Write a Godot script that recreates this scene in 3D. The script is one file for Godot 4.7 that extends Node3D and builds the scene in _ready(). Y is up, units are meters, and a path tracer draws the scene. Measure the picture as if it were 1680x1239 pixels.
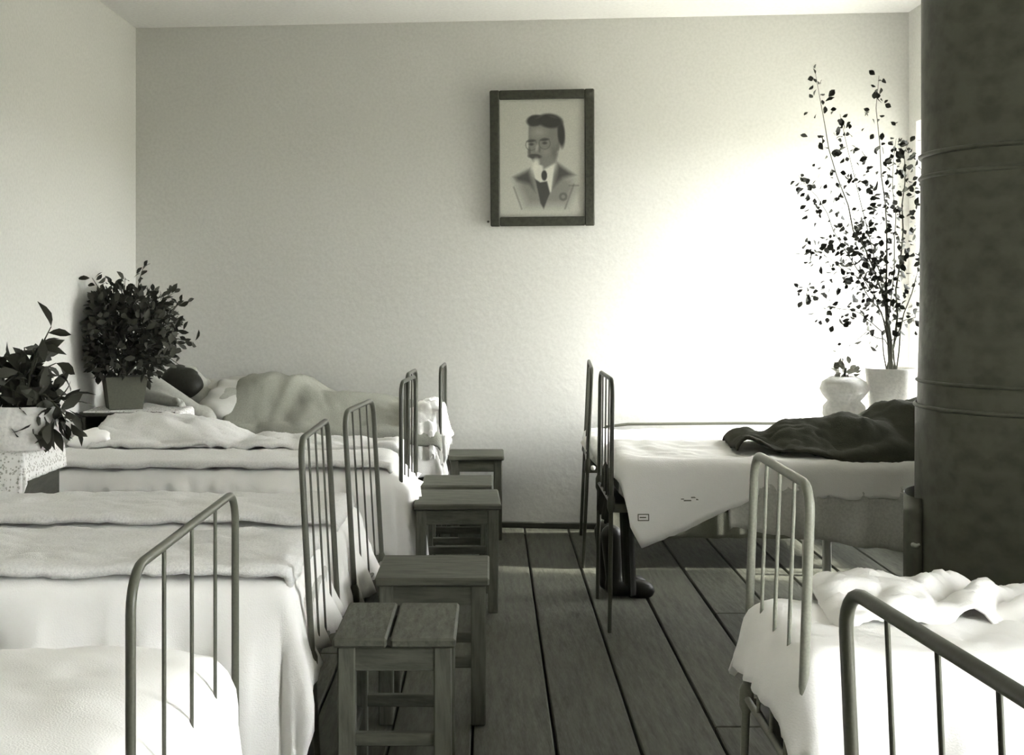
extends Node3D
# A ward of iron beds. The camera looks along the floor boards (-z); d below is the distance from the camera (z = -d).
const F := 2000.0            # focal length in pixels of the 1680 x 1239 frame
const VX := 805.0            # vanishing point of the floor boards
const VY := 487.0
const EYE := 1.35
const CEIL := 2.97
const XL := -2.14            # wall opposite the stove
const XR := 2.38             # window wall
const ZF := 4.0              # wall behind the camera

var st: SurfaceTool
var org := Vector3.ZERO
var M := {}
var taken := {}
var last_grid := []
var rng := RandomNumberGenerator.new()
var nz := FastNoiseLite.new()

func P(px: float, py: float, d: float) -> Vector3:
	return Vector3((px - VX) / F * d, EYE - (py - VY) / F * d, -d)
func back_d(x: float) -> float:
	return 7.156 - 0.0911 * x

# ---------------------------------------------------------------- names and nodes
func numbered(n: String) -> String:
	if not taken.has(n):
		taken[n] = 0
		return n
	taken[n] += 1
	return "%s_%03d" % [n, taken[n]]
func tag(o: Node3D, label: String, category: String, group := "", kind := "") -> Node3D:
	if label: o.set_meta("label", label)
	if category: o.set_meta("category", category)
	if group: o.set_meta("group", group)
	if kind: o.set_meta("kind", kind)
	return o
func thing(n: String, label: String, category: String, at: Vector3, group := "") -> Node3D:
	var o := Node3D.new()
	o.name = numbered(n)
	add_child(o)
	o.position = at
	org = at
	return tag(o, label, category, group)
func begin():
	st = SurfaceTool.new()
	st.begin(Mesh.PRIMITIVE_TRIANGLES)
func mesh_of(indexed := true) -> ArrayMesh:
	st.generate_normals()
	if indexed: st.index()
	return st.commit()
func put(n: String, mat: Material, parent: Node3D, label := "") -> MeshInstance3D:
	var o := MeshInstance3D.new()
	o.mesh = mesh_of()
	o.material_override = mat
	o.cast_shadow = GeometryInstance3D.SHADOW_CASTING_SETTING_ON
	o.name = n
	parent.add_child(o, true)
	if label: o.set_meta("label", label)
	return o
func put_mesh(n: String, m: Mesh, mat: Material, parent: Node3D, t: Transform3D) -> MeshInstance3D:
	var o := MeshInstance3D.new()
	o.mesh = m
	o.material_override = mat
	o.name = n
	parent.add_child(o, true)
	o.transform = t
	return o
func solo(n: String, mat: Material, label: String, category: String, group := "") -> MeshInstance3D:   # a thing that is one mesh, built about org
	var o := MeshInstance3D.new()
	o.mesh = mesh_of()
	o.material_override = mat
	o.name = numbered(n)
	add_child(o)
	o.position = org
	tag(o, label, category, group)
	return o
func struct(n: String, mat: Material, label := "") -> MeshInstance3D:
	org = Vector3.ZERO
	var o := MeshInstance3D.new()
	o.mesh = mesh_of()
	o.material_override = mat
	o.name = n
	add_child(o)
	o.set_meta("kind", "structure")
	if label: o.set_meta("label", label)
	return o

# ---------------------------------------------------------------- shapes
func v(p: Vector3):
	st.add_vertex(p - org)
func tri(a: Vector3, b: Vector3, c: Vector3):
	v(a); v(b); v(c)
func quad(a: Vector3, b: Vector3, c: Vector3, d: Vector3):
	tri(a, b, c); tri(a, c, d)
# chamfered box: c centre, s size, b basis
func box(c: Vector3, s: Vector3, bev := 0.0, b := Basis.IDENTITY):
	st.set_smooth_group(-1)
	var h := s * 0.5
	if bev <= 0.0:
		var q := []
		for i in 8:
			q.append(c + b * Vector3(h.x if i & 1 else -h.x, h.y if i & 2 else -h.y, h.z if i & 4 else -h.z))
		quad(q[0], q[1], q[3], q[2]); quad(q[5], q[4], q[6], q[7])
		quad(q[4], q[0], q[2], q[6]); quad(q[1], q[5], q[7], q[3])
		quad(q[2], q[3], q[7], q[6]); quad(q[4], q[5], q[1], q[0])
		return
	var e := minf(bev, minf(h.x, minf(h.y, h.z)) * 0.95)
	var fc := {}
	for ax in 3:
		for sg in [-1, 1]:
			var u := (ax + 1) % 3
			var w := (ax + 2) % 3
			for su in [-1, 1]:
				for sw in [-1, 1]:
					var p := Vector3.ZERO
					p[ax] = sg * h[ax]
					p[u] = su * (h[u] - e)
					p[w] = sw * (h[w] - e)
					var key := Vector3.ZERO
					key[ax] = sg; key[u] = su; key[w] = sw
					fc[[ax, key]] = c + b * p
	for ax in 3:
		var u := (ax + 1) % 3
		var w := (ax + 2) % 3
		for sg in [-1, 1]:
			var k := []
			for sv in [[-1, -1], [1, -1], [1, 1], [-1, 1]]:
				var key := Vector3.ZERO
				key[ax] = sg; key[u] = sv[0]; key[w] = sv[1]
				k.append(fc[[ax, key]])
			if sg > 0: quad(k[3], k[2], k[1], k[0])
			else: quad(k[0], k[1], k[2], k[3])
		for su in [-1, 1]:
			for sw in [-1, 1]:
				var k1 := Vector3.ZERO
				var k2 := Vector3.ZERO
				k1[u] = su; k1[w] = sw; k1[ax] = -1
				k2[u] = su; k2[w] = sw; k2[ax] = 1
				var a: Vector3 = fc[[u, k1]]
				var a2: Vector3 = fc[[u, k2]]
				var d2: Vector3 = fc[[w, k2]]
				var d1: Vector3 = fc[[w, k1]]
				if su * sw > 0: quad(a, a2, d2, d1)
				else: quad(d1, d2, a2, a)
	for i in 8:
		var key := Vector3(1 if i & 1 else -1, 1 if i & 2 else -1, 1 if i & 4 else -1)
		if key.x * key.y * key.z > 0: tri(fc[[0, key]], fc[[2, key]], fc[[1, key]])
		else: tri(fc[[0, key]], fc[[1, key]], fc[[2, key]])
# round tube along points; rr may be one radius or one per point
func tube(pts: Array, rr, seg := 10):
	st.set_smooth_group(0)
	var n := pts.size()
	var t0: Vector3 = (pts[1] - pts[0]).normalized()
	var nrm := t0.cross(Vector3.UP if absf(t0.y) < 0.9 else Vector3.RIGHT).normalized()
	var rings := []
	for i in n:
		var t: Vector3
		if i == 0: t = t0
		elif i == n - 1: t = (pts[i] - pts[i - 1]).normalized()
		else: t = ((pts[i + 1] - pts[i]).normalized() + (pts[i] - pts[i - 1]).normalized()).normalized()
		nrm = (nrm - t * nrm.dot(t)).normalized()
		var bi := t.cross(nrm)
		var r: float = rr[i] if rr is Array else rr
		var ring := []
		for k in seg:
			var a := TAU * k / seg
			ring.append(pts[i] + (nrm * cos(a) + bi * sin(a)) * r)
		rings.append(ring)
	for i in n - 1:
		for k in seg:
			var k2 := (k + 1) % seg
			quad(rings[i + 1][k], rings[i + 1][k2], rings[i][k2], rings[i][k])
	st.set_smooth_group(1)
	for k in range(1, seg - 1):
		tri(rings[0][0], rings[0][k], rings[0][k + 1])
		tri(rings[n - 1][0], rings[n - 1][k + 1], rings[n - 1][k])
# profile: Array of Vector2(radius, y), turned about the vertical through c
func lathe(c: Vector3, prof: Array, seg := 24, group_breaks := [], wob := 0.0):
	var sg := 0
	for i in prof.size() - 1:
		if i in group_breaks: sg += 1
		st.set_smooth_group(sg)
		for k in seg:
			var a0 := TAU * k / seg
			var a1 := TAU * (k + 1) / seg
			var r0: float = prof[i].x
			var r1: float = prof[i + 1].x
			var w0 := 1.0 + wob * sin(a0 * 5.0 + 1.0)
			var w1 := 1.0 + wob * sin(a1 * 5.0 + 1.0)
			var p00 := c + Vector3(cos(a0) * r0 * w0, prof[i].y, sin(a0) * r0 * w0)
			var p01 := c + Vector3(cos(a1) * r0 * w1, prof[i].y, sin(a1) * r0 * w1)
			var p10 := c + Vector3(cos(a0) * r1 * w0, prof[i + 1].y, sin(a0) * r1 * w0)
			var p11 := c + Vector3(cos(a1) * r1 * w1, prof[i + 1].y, sin(a1) * r1 * w1)
			if r0 > 0.0001: tri(p00, p01, p11)
			if r1 > 0.0001: tri(p00, p11, p10)
# a grid of points [i][j] as a sheet of some thickness
func sheet_grid(g: Array, thick: float):
	var nu := g.size()
	var nv: int = g[0].size()
	var top := []
	for i in nu:
		var row := PackedVector3Array()
		for j in nv:
			var du: Vector3 = g[mini(i + 1, nu - 1)][j] - g[maxi(i - 1, 0)][j]
			var dv: Vector3 = g[i][mini(j + 1, nv - 1)] - g[i][maxi(j - 1, 0)]
			var n := dv.cross(du)
			if n.length() > 1e-9: n = n.normalized()
			var edge := 1.0
			if i == 0 or j == 0 or i == nu - 1 or j == nv - 1: edge = 0.6
			row.append(g[i][j] + n * thick * edge)
		top.append(row)
	st.set_smooth_group(0)
	for i in nu - 1:
		for j in nv - 1:
			quad(top[i][j], top[i + 1][j], top[i + 1][j + 1], top[i][j + 1])
			quad(g[i][j], g[i][j + 1], g[i + 1][j + 1], g[i + 1][j])
	for i in nu - 1:
		quad(g[i][0], g[i + 1][0], top[i + 1][0], top[i][0])
		quad(g[i + 1][nv - 1], g[i][nv - 1], top[i][nv - 1], top[i + 1][nv - 1])
	for j in nv - 1:
		quad(g[0][j + 1], g[0][j], top[0][j], top[0][j + 1])
		quad(g[nu - 1][j], g[nu - 1][j + 1], top[nu - 1][j + 1], top[nu - 1][j])
# cloth laid over a block: r = Rect2(x, z, width, depth) of the block's top at height y. o: far, near (z), lo, hi (x) overhangs
func drape(r: Rect2, y: float, o: Dictionary):
	var nu: int = o.get("nu", 56)
	var nv: int = o.get("nv", 40)
	var rad: float = o.get("rad", 0.04)
	var fold: float = o.get("fold", 0.02)
	var ramp: float = o.get("ramp", 0.25)
	var freq: float = o.get("freq", 26.0)
	var sd: float = o.get("seed", 0.0)
	var flare: float = o.get("flare", 0.06)
	var rum: float = o.get("rumple", 0.006)
	var bump = o.get("bump")
	var warp = o.get("warp")
	var floor_y: float = o.get("lowest", 0.015)
	var a0: float = r.position.x - o.get("lo", 0.0)
	var a1: float = r.end.x + o.get("hi", 0.0)
	var b0: float = r.position.y - o.get("far", 0.0)
	var b1: float = r.end.y + o.get("near", 0.0)
	var g := []
	for i in nu + 1:
		var row := PackedVector3Array()
		for j in nv + 1:
			var p := Vector2(lerpf(a0, a1, float(i) / nu), lerpf(b0, b1, float(j) / nv))
			if warp != null: p = warp.call(p)
			var q := Vector2(clampf(p.x, r.position.x + rad, r.end.x - rad), clampf(p.y, r.position.y + rad, r.end.y - rad))
			var e := p - q
			var l := e.length()
			var n := e / l if l > 1e-6 else Vector2.ZERO
			var ang := minf(l / rad, PI * 0.5)
			var out := rad * sin(ang)
			var down := rad * (1.0 - cos(ang)) + maxf(0.0, l - rad * PI * 0.5)
			var hang := maxf(0.0, l - rad)
			var s := q.x * 1.0 + q.y * 1.3 + atan2(n.y, n.x) * 0.12 if l > 1e-6 else 0.0
			var k := smoothstep(0.0, ramp, hang)
			var wave := sin(s * freq + sd + nz.get_noise_2d(s * 60.0, sd * 20.0) * 5.0) + 0.5 * sin(s * freq * 2.3 + sd * 2.0)
			out += hang * flare + fold * k * (wave + 1.1)
			var yy := y - down
			if bump != null: yy += bump.call(q.x, q.y)
			yy += rum * (nz.get_noise_3d(p.x * 55.0, p.y * 55.0, sd * 31.0) + 0.6 * nz.get_noise_3d(p.x * 140.0, p.y * 140.0, sd * 17.0 + 40.0))
			row.append(Vector3(q.x + n.x * out, maxf(yy, floor_y), q.y + n.y * out))
		g.append(row)
	sheet_grid(g, o.get("thick", 0.004))
	last_grid = g
# cushion: rounded pillow at c, half sizes h, turned by basis b
func pillow_shape(c: Vector3, h: Vector3, b := Basis.IDENTITY, sd := 0.0):
	st.set_smooth_group(0)
	var n := 18
	for side in [1.0, -1.0]:
		var g := []
		for i in n + 1:
			var row := []
			for j in n + 1:
				var u := 2.0 * i / n - 1.0
				var w := 2.0 * j / n - 1.0
				var t := pow(maxf(0.0, (1.0 - pow(absf(u), 2.6)) * (1.0 - pow(absf(w), 2.6))), 0.45)
				var pinch := 1.0 - 0.1 * (u * u + w * w - u * u * w * w) * (1.0 - absf(u * w))
				var p := Vector3(u * h.x * pinch, side * t * h.y, w * h.z * pinch)
				p.y += side * t * 0.012 * nz.get_noise_3d(p.x * 90.0, p.z * 90.0, sd + side * 9.0)
				row.append(c + b * p)
			g.append(row)
		for i in n:
			for j in n:
				if side > 0: quad(g[i][j], g[i + 1][j], g[i + 1][j + 1], g[i][j + 1])
				else: quad(g[i][j], g[i][j + 1], g[i + 1][j + 1], g[i + 1][j])

# ---------------------------------------------------------------- materials
func tone(x: float) -> Color:    # the warm grey scale of the print, x is the sRGB level of red
	return Color(x, x * lerpf(1.022, 0.994, clampf(x * 1.1, 0.0, 1.0)), x * lerpf(0.78, 0.978, clampf(pow(x, 0.7) * 1.08, 0.0, 1.0)))
func noise_image(size: int, freq: float, sd: int, lo: float, hi: float, octaves := 4) -> Image:
	var f := FastNoiseLite.new()
	f.noise_type = FastNoiseLite.TYPE_SIMPLEX_SMOOTH
	f.seed = sd
	f.frequency = freq
	f.fractal_octaves = octaves
	var im := f.get_seamless_image(size, size)
	im.convert(Image.FORMAT_RGB8)
	var data := im.get_data()
	for i in data.size():
		data[i] = int(clampf(lerpf(lo, hi, data[i] / 255.0), 0.0, 1.0) * 255.0)
	return Image.create_from_data(size, size, false, Image.FORMAT_RGB8, data)
func bump_tex(size: int, freq: float, sd: int, scale: float, octaves := 4) -> Texture2D:
	var im := noise_image(size, freq, sd, 0.0, 1.0, octaves)
	im.bump_map_to_normal_map(scale)
	return ImageTexture.create_from_image(im)
func mat(c: Color, rough := 0.9, tex: Texture2D = null, nrm: Texture2D = null, sc := Vector3.ONE, ns := 1.0, world := false) -> StandardMaterial3D:
	var m := StandardMaterial3D.new()
	m.albedo_color = c
	m.roughness = rough
	m.metallic_specular = 0.4
	if tex: m.albedo_texture = tex
	if nrm:
		m.normal_enabled = true
		m.normal_texture = nrm
		m.normal_scale = ns
	if tex or nrm:
		m.uv1_triplanar = true
		m.uv1_world_triplanar = world
		m.uv1_scale = sc
	return m
func make_materials():
	var mott := ImageTexture.create_from_image(noise_image(1024, 0.07, 3, 0.955, 1.02, 4))
	var speck := ImageTexture.create_from_image(noise_image(512, 0.05, 8, 0.9, 1.04, 3))
	var grain := ImageTexture.create_from_image(noise_image(512, 0.02, 5, 0.78, 1.12, 5))
	var plaster_n := bump_tex(1024, 0.025, 11, 5.0, 5)
	var weave_n := bump_tex(512, 0.12, 14, 4.0, 3)
	var grain_n := bump_tex(512, 0.03, 15, 3.0, 4)
	var metal_n := bump_tex(512, 0.02, 16, 2.0, 4)
	M.plaster = mat(tone(0.83), 0.95, mott, plaster_n, Vector3(0.6, 0.6, 0.6), 0.16, true)
	M.ceiling = mat(tone(0.89), 0.95, mott, plaster_n, Vector3(0.5, 0.5, 0.5), 0.16, true)
	M.sheet = mat(tone(0.95), 0.95, null, weave_n, Vector3(3, 3, 3), 0.25)
	M.sheet.rim_enabled = true; M.sheet.rim = 0.15
	M.linen = mat(tone(0.8), 0.95, speck, weave_n, Vector3(2.5, 2.5, 2.5), 0.4)
	M.blanket = mat(tone(0.89), 1.0, speck, weave_n, Vector3(4, 4, 4), 0.8)
	M.blanket.rim_enabled = true; M.blanket.rim = 0.3
	M.blanket_grey = mat(tone(0.62), 1.0, speck, weave_n, Vector3(4, 4, 4), 0.8)
	M.blanket_dark = mat(tone(0.27), 1.0, speck, weave_n, Vector3(4, 4, 4), 0.7)
	M.shade_cloth = mat(tone(0.42), 1.0, speck, weave_n, Vector3(4, 4, 4), 0.7)  # grey of the added cloth that stands in for shade under a bed
	M.cloth_black = mat(tone(0.13), 0.95, speck, weave_n, Vector3(4, 4, 4), 0.6)
	M.iron = mat(tone(0.32), 0.38, speck, metal_n, Vector3(5, 5, 5), 0.2)
	M.iron_light = mat(tone(0.52), 0.35, speck, metal_n, Vector3(5, 5, 5), 0.2)
	M.iron_dark = mat(tone(0.28), 0.35, speck, metal_n, Vector3(5, 5, 5), 0.2)
	M.springs = mat(tone(0.2), 0.6)
	M.floor_gap = mat(tone(0.12), 0.95)
	M.planks = []
	for k in 5:
		var m := mat(tone([0.31, 0.33, 0.3, 0.32, 0.29][k]), 0.62, grain, grain_n, Vector3(3.2, 3.2, 0.22), 0.5)
		m.uv1_offset = Vector3(k * 0.37, 0, k * 0.61)
		M.planks.append(m)
	M.woods = []
	for k in 3:
		M.woods.append(mat(tone([0.34, 0.37, 0.33][k]), 0.7, grain, grain_n, [Vector3(0.5, 4, 4), Vector3(4, 0.5, 4), Vector3(4, 4, 0.5)][k], 0.6))
	M.wood_dark = mat(tone(0.25), 0.6, grain, grain_n, Vector3(3, 3, 0.6), 0.4)
	M.skirting = mat(tone(0.2), 0.7, grain, grain_n, Vector3(0.3, 3, 3), 0.4)
	M.white_wood = mat(tone(0.84), 0.5, speck, grain_n, Vector3(3, 0.5, 3), 0.2)
	M.stove = mat(tone(0.36), 0.5, grain, metal_n, Vector3(1.2, 1.2, 1.2), 0.35)
	M.stove.metallic = 0.2
	M.latch = mat(tone(0.62), 0.3)
	M.latch.metallic = 0.7
	M.pot_clay = mat(tone(0.34), 0.85, speck, null, Vector3(3, 3, 3))
	M.paper = mat(tone(0.92), 0.85, speck, weave_n, Vector3(2, 2, 2), 0.2)
	M.soil = mat(tone(0.14), 1.0)
	M.stem = mat(tone(0.3), 0.9)
	M.leaves = []
	for k in 3:
		var m := mat(tone([0.2, 0.24, 0.17][k]), 0.65)
		m.backlight = tone(0.1)
		M.leaves.append(m)
	M.skin = mat(tone(0.68), 0.7, speck, null, Vector3(2, 2, 2))
	M.hair = mat(tone(0.16), 0.6, grain, grain_n, Vector3(6, 2, 6), 0.8)
	M.shirt = mat(tone(0.8), 0.95, null, weave_n, Vector3(3, 3, 3), 0.4)
	M.boot = mat(tone(0.11), 0.45)
	M.glass = StandardMaterial3D.new()
	M.glass.albedo_color = Color(1, 1, 1, 0.06)
	M.glass.transparency = BaseMaterial3D.TRANSPARENCY_ALPHA
	M.glass.roughness = 0.02
	M.stamp = mat(tone(0.45), 0.95)
	M.nail = mat(tone(0.3), 0.5)

# ---------------------------------------------------------------- the room
func plank_piece(x0: float, x1: float, z0: float, z1: float, m: Material, parent: Node3D, dy: float):
	begin()
	org = Vector3((x0 + x1) * 0.5, 0, (z0 + z1) * 0.5)
	box(Vector3(org.x, -0.016 + dy, org.z), Vector3(x1 - x0, 0.032, z1 - z0), 0.004)
	var o := put("plank", m, parent)
	o.position = org
	org = Vector3.ZERO
func build_room():
	# floor: a dark underfloor and boards with open joints
	begin()
	box(Vector3(0.1, -0.14, -1.85), Vector3(5.4, 0.2, 12.4))
	var fl := struct("floor", M.floor_gap, "wide worn wooden floor boards with dark open joints")
	rng.seed = 7
	var w := 0.2525
	for k in range(-10, 10):
		var x0 := maxf(0.197 + k * w, XL)
		var x1 := minf(0.197 + (k + 1) * w, XR)
		if x1 - x0 < 0.02: continue
		var cuts := [ZF, -7.42]
		match k:
			0: cuts = [ZF, -6.06, -7.42]
			1: cuts = [ZF, -2.1, -7.42]
			2: cuts = [ZF, -3.83, -7.42]
			3: cuts = [ZF, -5.2, -7.42]
			-1: cuts = [ZF, -1.4, -7.42]
			_: cuts = [ZF, -3.0 - rng.randf() * 2.0, -7.42]
		for c in cuts.size() - 1:
			plank_piece(x0 + 0.004, x1 - 0.004 - rng.randf() * 0.003, cuts[c + 1] + 0.002, cuts[c] - 0.002, M.planks[rng.randi() % 5], fl, -rng.randf() * 0.002)
	# walls with thickness
	begin()
	box(Vector3(XL - 0.15, 1.45, -1.85), Vector3(0.3, 3.4, 12.4))
	struct("wall_left", M.plaster, "bright whitewashed side wall without windows")
	begin()
	var ang := atan(0.0911)
	var bb := Basis(Vector3.UP, -ang)
	var bc := Vector3(0.1, 1.45, -back_d(0.1)) + bb * Vector3(0, 0, -0.15)
	box(bc, Vector3(5.6, 3.4, 0.3), 0.0, bb)
	struct("wall_back", M.plaster, "whitewashed plaster end wall with the framed portrait")
	begin()
	box(Vector3(0.1, 1.45, ZF + 0.15), Vector3(5.4, 3.4, 0.3))
	struct("wall_front", M.plaster)
	begin()
	box(Vector3(0.1, CEIL + 0.1, -1.85), Vector3(5.4, 0.2, 12.4))
	struct("ceiling", M.ceiling, "whitewashed plaster ceiling")
	# window wall: three openings
	var wins := [[-6.82, -5.6], [-1.5, -0.2]]
	var sill := 0.47
	var head := 2.33
	var t := 0.36
	begin()
	box(Vector3(XR + t / 2, (sill - 0.25) / 2, -1.85), Vector3(t, sill + 0.25, 12.4))
	box(Vector3(XR + t / 2, (head + 3.15) / 2, -1.85), Vector3(t, 3.15 - head, 12.4))
	var prev := -8.05
	for q in wins:
		box(Vector3(XR + t / 2, (sill + head) / 2, (prev + q[0]) / 2), Vector3(t, head - sill, q[0] - prev))
		prev = q[1]
	box(Vector3(XR + t / 2, (sill + head) / 2, (prev + ZF + 0.35) / 2), Vector3(t, head - sill, ZF + 0.35 - prev))
	struct("wall_right", M.plaster, "whitewashed side wall with windows behind the stove")
	for i in wins.size():
		var z0: float = wins[i][0]
		var z1: float = wins[i][1]
		var zc := (z0 + z1) / 2
		var root := Node3D.new()
		root.name = "window_%d" % (i + 1)
		add_child(root)
		root.position = Vector3(XR + 0.22, sill, zc)
		org = root.position
		root.set_meta("kind", "structure")
		var fx := XR + 0.22
		begin()
		for z in [z0 + 0.035, zc, z1 - 0.035]:
			box(Vector3(fx, (sill + head) / 2, z), Vector3(0.06, head - sill, 0.07), 0.006)
		put("window_frame", M.white_wood, root)
		for y in [sill + 0.035, sill + 1.08, head - 0.035]:
			begin()
			box(Vector3(fx, y, zc), Vector3(0.058, 0.06, z1 - z0), 0.006)
			put("glazing_bar", M.white_wood, root)
		for a in [[z0 + 0.07, zc - 0.035], [zc + 0.035, z1 - 0.07]]:
			for b in [[sill + 0.065, sill + 1.05], [sill + 1.11, head - 0.065]]:
				begin()
				box(Vector3(fx, (b[0] + b[1]) / 2, (a[0] + a[1]) / 2), Vector3(0.004, b[1] - b[0], a[1] - a[0]))
				put("pane", M.glass, root)
		begin()
		box(Vector3(XR + 0.06, sill + 0.012, zc), Vector3(0.24, 0.03, z1 - z0 + 0.08), 0.006)
		put("window_sill", M.white_wood, root)
	# skirting
	org = Vector3.ZERO
	begin()
	box(Vector3(0.12, 0.016, -back_d(0.12)) + bb * Vector3(0, 0, 0.012), Vector3(4.45, 0.034, 0.024), 0.004, bb)
	struct("baseboard_back", M.skirting, "narrow dark skirting at the foot of the end wall")
	begin()
	box(Vector3(XL + 0.012, 0.02, -1.65), Vector3(0.024, 0.05, 11.2), 0.004)
	struct("baseboard_left", M.skirting)

# ---------------------------------------------------------------- beds
# o: xf foot, xh head, dn / df near and far post distance, h height of the foot, r tube radius, rods, lean (top of the foot leans by this in x)
func bed(o: Dictionary, label: String, group: String) -> Node3D:
	var xf: float = o.xf
	var xh: float = o.xh
	var zn: float = -o.dn
	var zf: float = -o.df
	var tw: float = o.get("twist", 0.0)       # x shift of the far post
	var r: float = o.get("r", 0.009)
	var sgn := signf(xh - xf)
	var t := thing("iron_bed", label, "bed", Vector3((xf + xh) / 2, 0, (zn + zf) / 2), group)
	var mt: Material = o.get("mat", M.iron)
	var bh: float = o.get("base", 0.352)
	for end in 2:
		var x: float = xf if end == 0 else xh
		var h: float = o.h if end == 0 else o.get("hh", 0.6)
		var lean: float = o.get("lean", 0.0) if end == 0 else 0.0
		var at := func(zz: float, y: float) -> Vector3:
			return Vector3(x + lean * y / h + tw * (zn - zz) / (zn - zf), y, zz)
		var cr := 0.06
		var pts := []
		pts.append(at.call(zn, 0.0)); pts.append(at.call(zn, bh))
		for k in 7:
			var a := PI * 0.5 * k / 6
			pts.append(at.call(zn - cr + cr * cos(a), h - cr + cr * sin(a)))
		for k in 7:
			var a := PI * 0.5 * (1.0 - k / 6.0)
			pts.append(at.call(zf + cr - cr * cos(a), h - cr + cr * sin(a)))
		pts.append(at.call(zf, bh)); pts.append(at.call(zf, 0.0))
		begin()
		tube(pts, r, 12)
		var fr := put("foot_frame" if end == 0 else "head_frame", mt, t)
		var nr: int = o.get("rods", 3)
		begin()
		tube([at.call(zn, bh + 0.018), at.call(zf, bh + 0.018)], r * 0.8, 8)
		put("cross_rail", mt, fr)
		for k in nr:
			var zz := lerpf(zn, zf, (k + 1.0) / (nr + 1.0))
			begin()
			tube([at.call(zz, bh + 0.018), at.call(zz, h - r)], 0.0035 * o.get("rodw", 1.0), 6)
			put("rod", mt, fr)
		for zz in [zn, zf]:
			begin()
			tube([at.call(zz, bh - 0.017), at.call(zz, bh - 0.002), at.call(zz, bh + 0.038), at.call(zz, bh + 0.053)], [r * 1.1, r * 1.75, r * 1.75, r * 1.1], 10)
			put("bracket", mt, fr)
	for zz in [zn, zf]:
		begin()
		var dx: float = tw if zz == zf else 0.0
		box(Vector3((xf + xh) / 2 + dx, bh, zz), Vector3(absf(xh - xf) - 0.02, 0.035, 0.006), 0.001)
		put("side_rail", mt, t)
	begin()
	box(Vector3((xf + xh) / 2 + tw * 0.5, bh, (zn + zf) / 2), Vector3(absf(xh - xf) - 0.06, 0.02, absf(zn - zf) - 0.02), 0.003)
	put("spring_base", M.springs, t)
	return t
func mattress(o: Dictionary, top: float, label: String) -> Rect2:
	var x0 := minf(o.xf, o.xh) + 0.03
	var x1 := maxf(o.xf, o.xh) - 0.03
	var low: float = o.get("base", 0.352) + 0.01
	var c := Vector3((x0 + x1) / 2, low, -(o.dn + o.df) / 2.0)
	org = c
	begin()
	box(c + Vector3(0, (top - low) / 2, 0), Vector3(x1 - x0 - 0.03, top - low, o.df - o.dn - 0.045), 0.04)
	solo("mattress", M.linen, label, "mattress", "mattresses on the iron beds")
	return Rect2(x0, -o.df + 0.005, x1 - x0, o.df - o.dn + 0.008)
func cloth(n: String, r: Rect2, y: float, o: Dictionary, m: Material, label: String, category: String, group := "") -> MeshInstance3D:
	org = Vector3(r.get_center().x, y, r.get_center().y)
	begin()
	drape(r, y, o)
	return solo(n, m, label, category, group)

# ---------------------------------------------------------------- stools
func stool(x0: float, x1: float, dn: float, df: float, h: float, two: bool, label: String, turn := 0.0):
	var c := Vector3((x0 + x1) / 2, 0, -(dn + df) / 2)
	var t := thing("wooden_stool", label, "stool", c, "wooden stools along the aisle")
	org = Vector3.ZERO
	t.rotation.y = turn
	var w := x1 - x0
	var dp := df - dn
	var th := 0.026
	if two:
		var cut := x0 + w * 0.455 - c.x
		begin()
		box(Vector3((-w / 2 + cut) / 2 - 0.002, h - th / 2, 0), Vector3(cut + w / 2 - 0.005, th, dp), 0.006)
		put("seat_board", M.woods[2], t)
		begin()
		box(Vector3((w / 2 + cut) / 2 + 0.002, h - th / 2 - 0.001, 0), Vector3(w / 2 - cut - 0.005, th, dp), 0.006)
		put("seat_board", M.woods[2], t)
	else:
		begin()
		box(Vector3(0, h - th / 2, 0), Vector3(w, th, dp), 0.006)
		put("seat_board", M.woods[0], t)
	var lw := 0.046
	var ix := w / 2 - 0.012 - lw / 2
	var iz := dp / 2 - 0.012 - lw / 2
	for sx in [-1, 1]:
		for sz in [-1, 1]:
			begin()
			box(Vector3(sx * ix, (h - th) / 2, sz * iz), Vector3(lw, h - th, lw), 0.004)
			put("leg", M.woods[1], t)
	for sz in [-1, 1]:
		begin()
		box(Vector3(0, h - th - 0.033, sz * (iz + 0.006)), Vector3(2 * ix - lw + 0.004, 0.062, 0.02), 0.002)
		put("apron", M.woods[0], t)
	for sx in [-1, 1]:
		begin()
		box(Vector3(sx * (ix + 0.006), h - th - 0.033, 0), Vector3(0.02, 0.062, 2 * iz - lw + 0.004), 0.002)
		put("apron", M.woods[2], t)
		begin()
		box(Vector3(sx * ix, h * 0.36, 0), Vector3(0.024, 0.034, 2 * iz - lw + 0.004), 0.003)
		put("stretcher", M.woods[2], t)
	for sz in [-1, 1]:
		begin()
		box(Vector3(0, h * 0.42, sz * iz), Vector3(2 * ix - lw + 0.004, 0.034, 0.024), 0.003)
		put("stretcher", M.woods[0], t)

# ---------------------------------------------------------------- plants
func leaf_mesh(l: float, w: float, curl: float) -> ArrayMesh:
	begin()
	org = Vector3.ZERO
	st.set_smooth_group(0)
	var pr := [0.0, 0.62, 1.0, 0.8, 0.0]
	var up := []
	for i in 5:
		var y := l * i / 4.0
		var s: float = pr[i] * w * 0.5
		var zc := -curl * l * pow(i / 4.0, 2.0)
		up.append([Vector3(-s, y, zc + s * 0.25), Vector3(0, y, zc), Vector3(s, y, zc + s * 0.25)])
	for i in 4:
		for k in 2:
			var a: Vector3 = up[i][k]
			var b: Vector3 = up[i][k + 1]
			var c: Vector3 = up[i + 1][k + 1]
			var d: Vector3 = up[i + 1][k]
			if i > 0: tri(a, b, c)
			else: tri(a, b, c) if k == 0 else tri(a, b, c)
			if i < 3: tri(a, c, d)
			elif k == 0: tri(a, c, d)
	return mesh_of()
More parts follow.
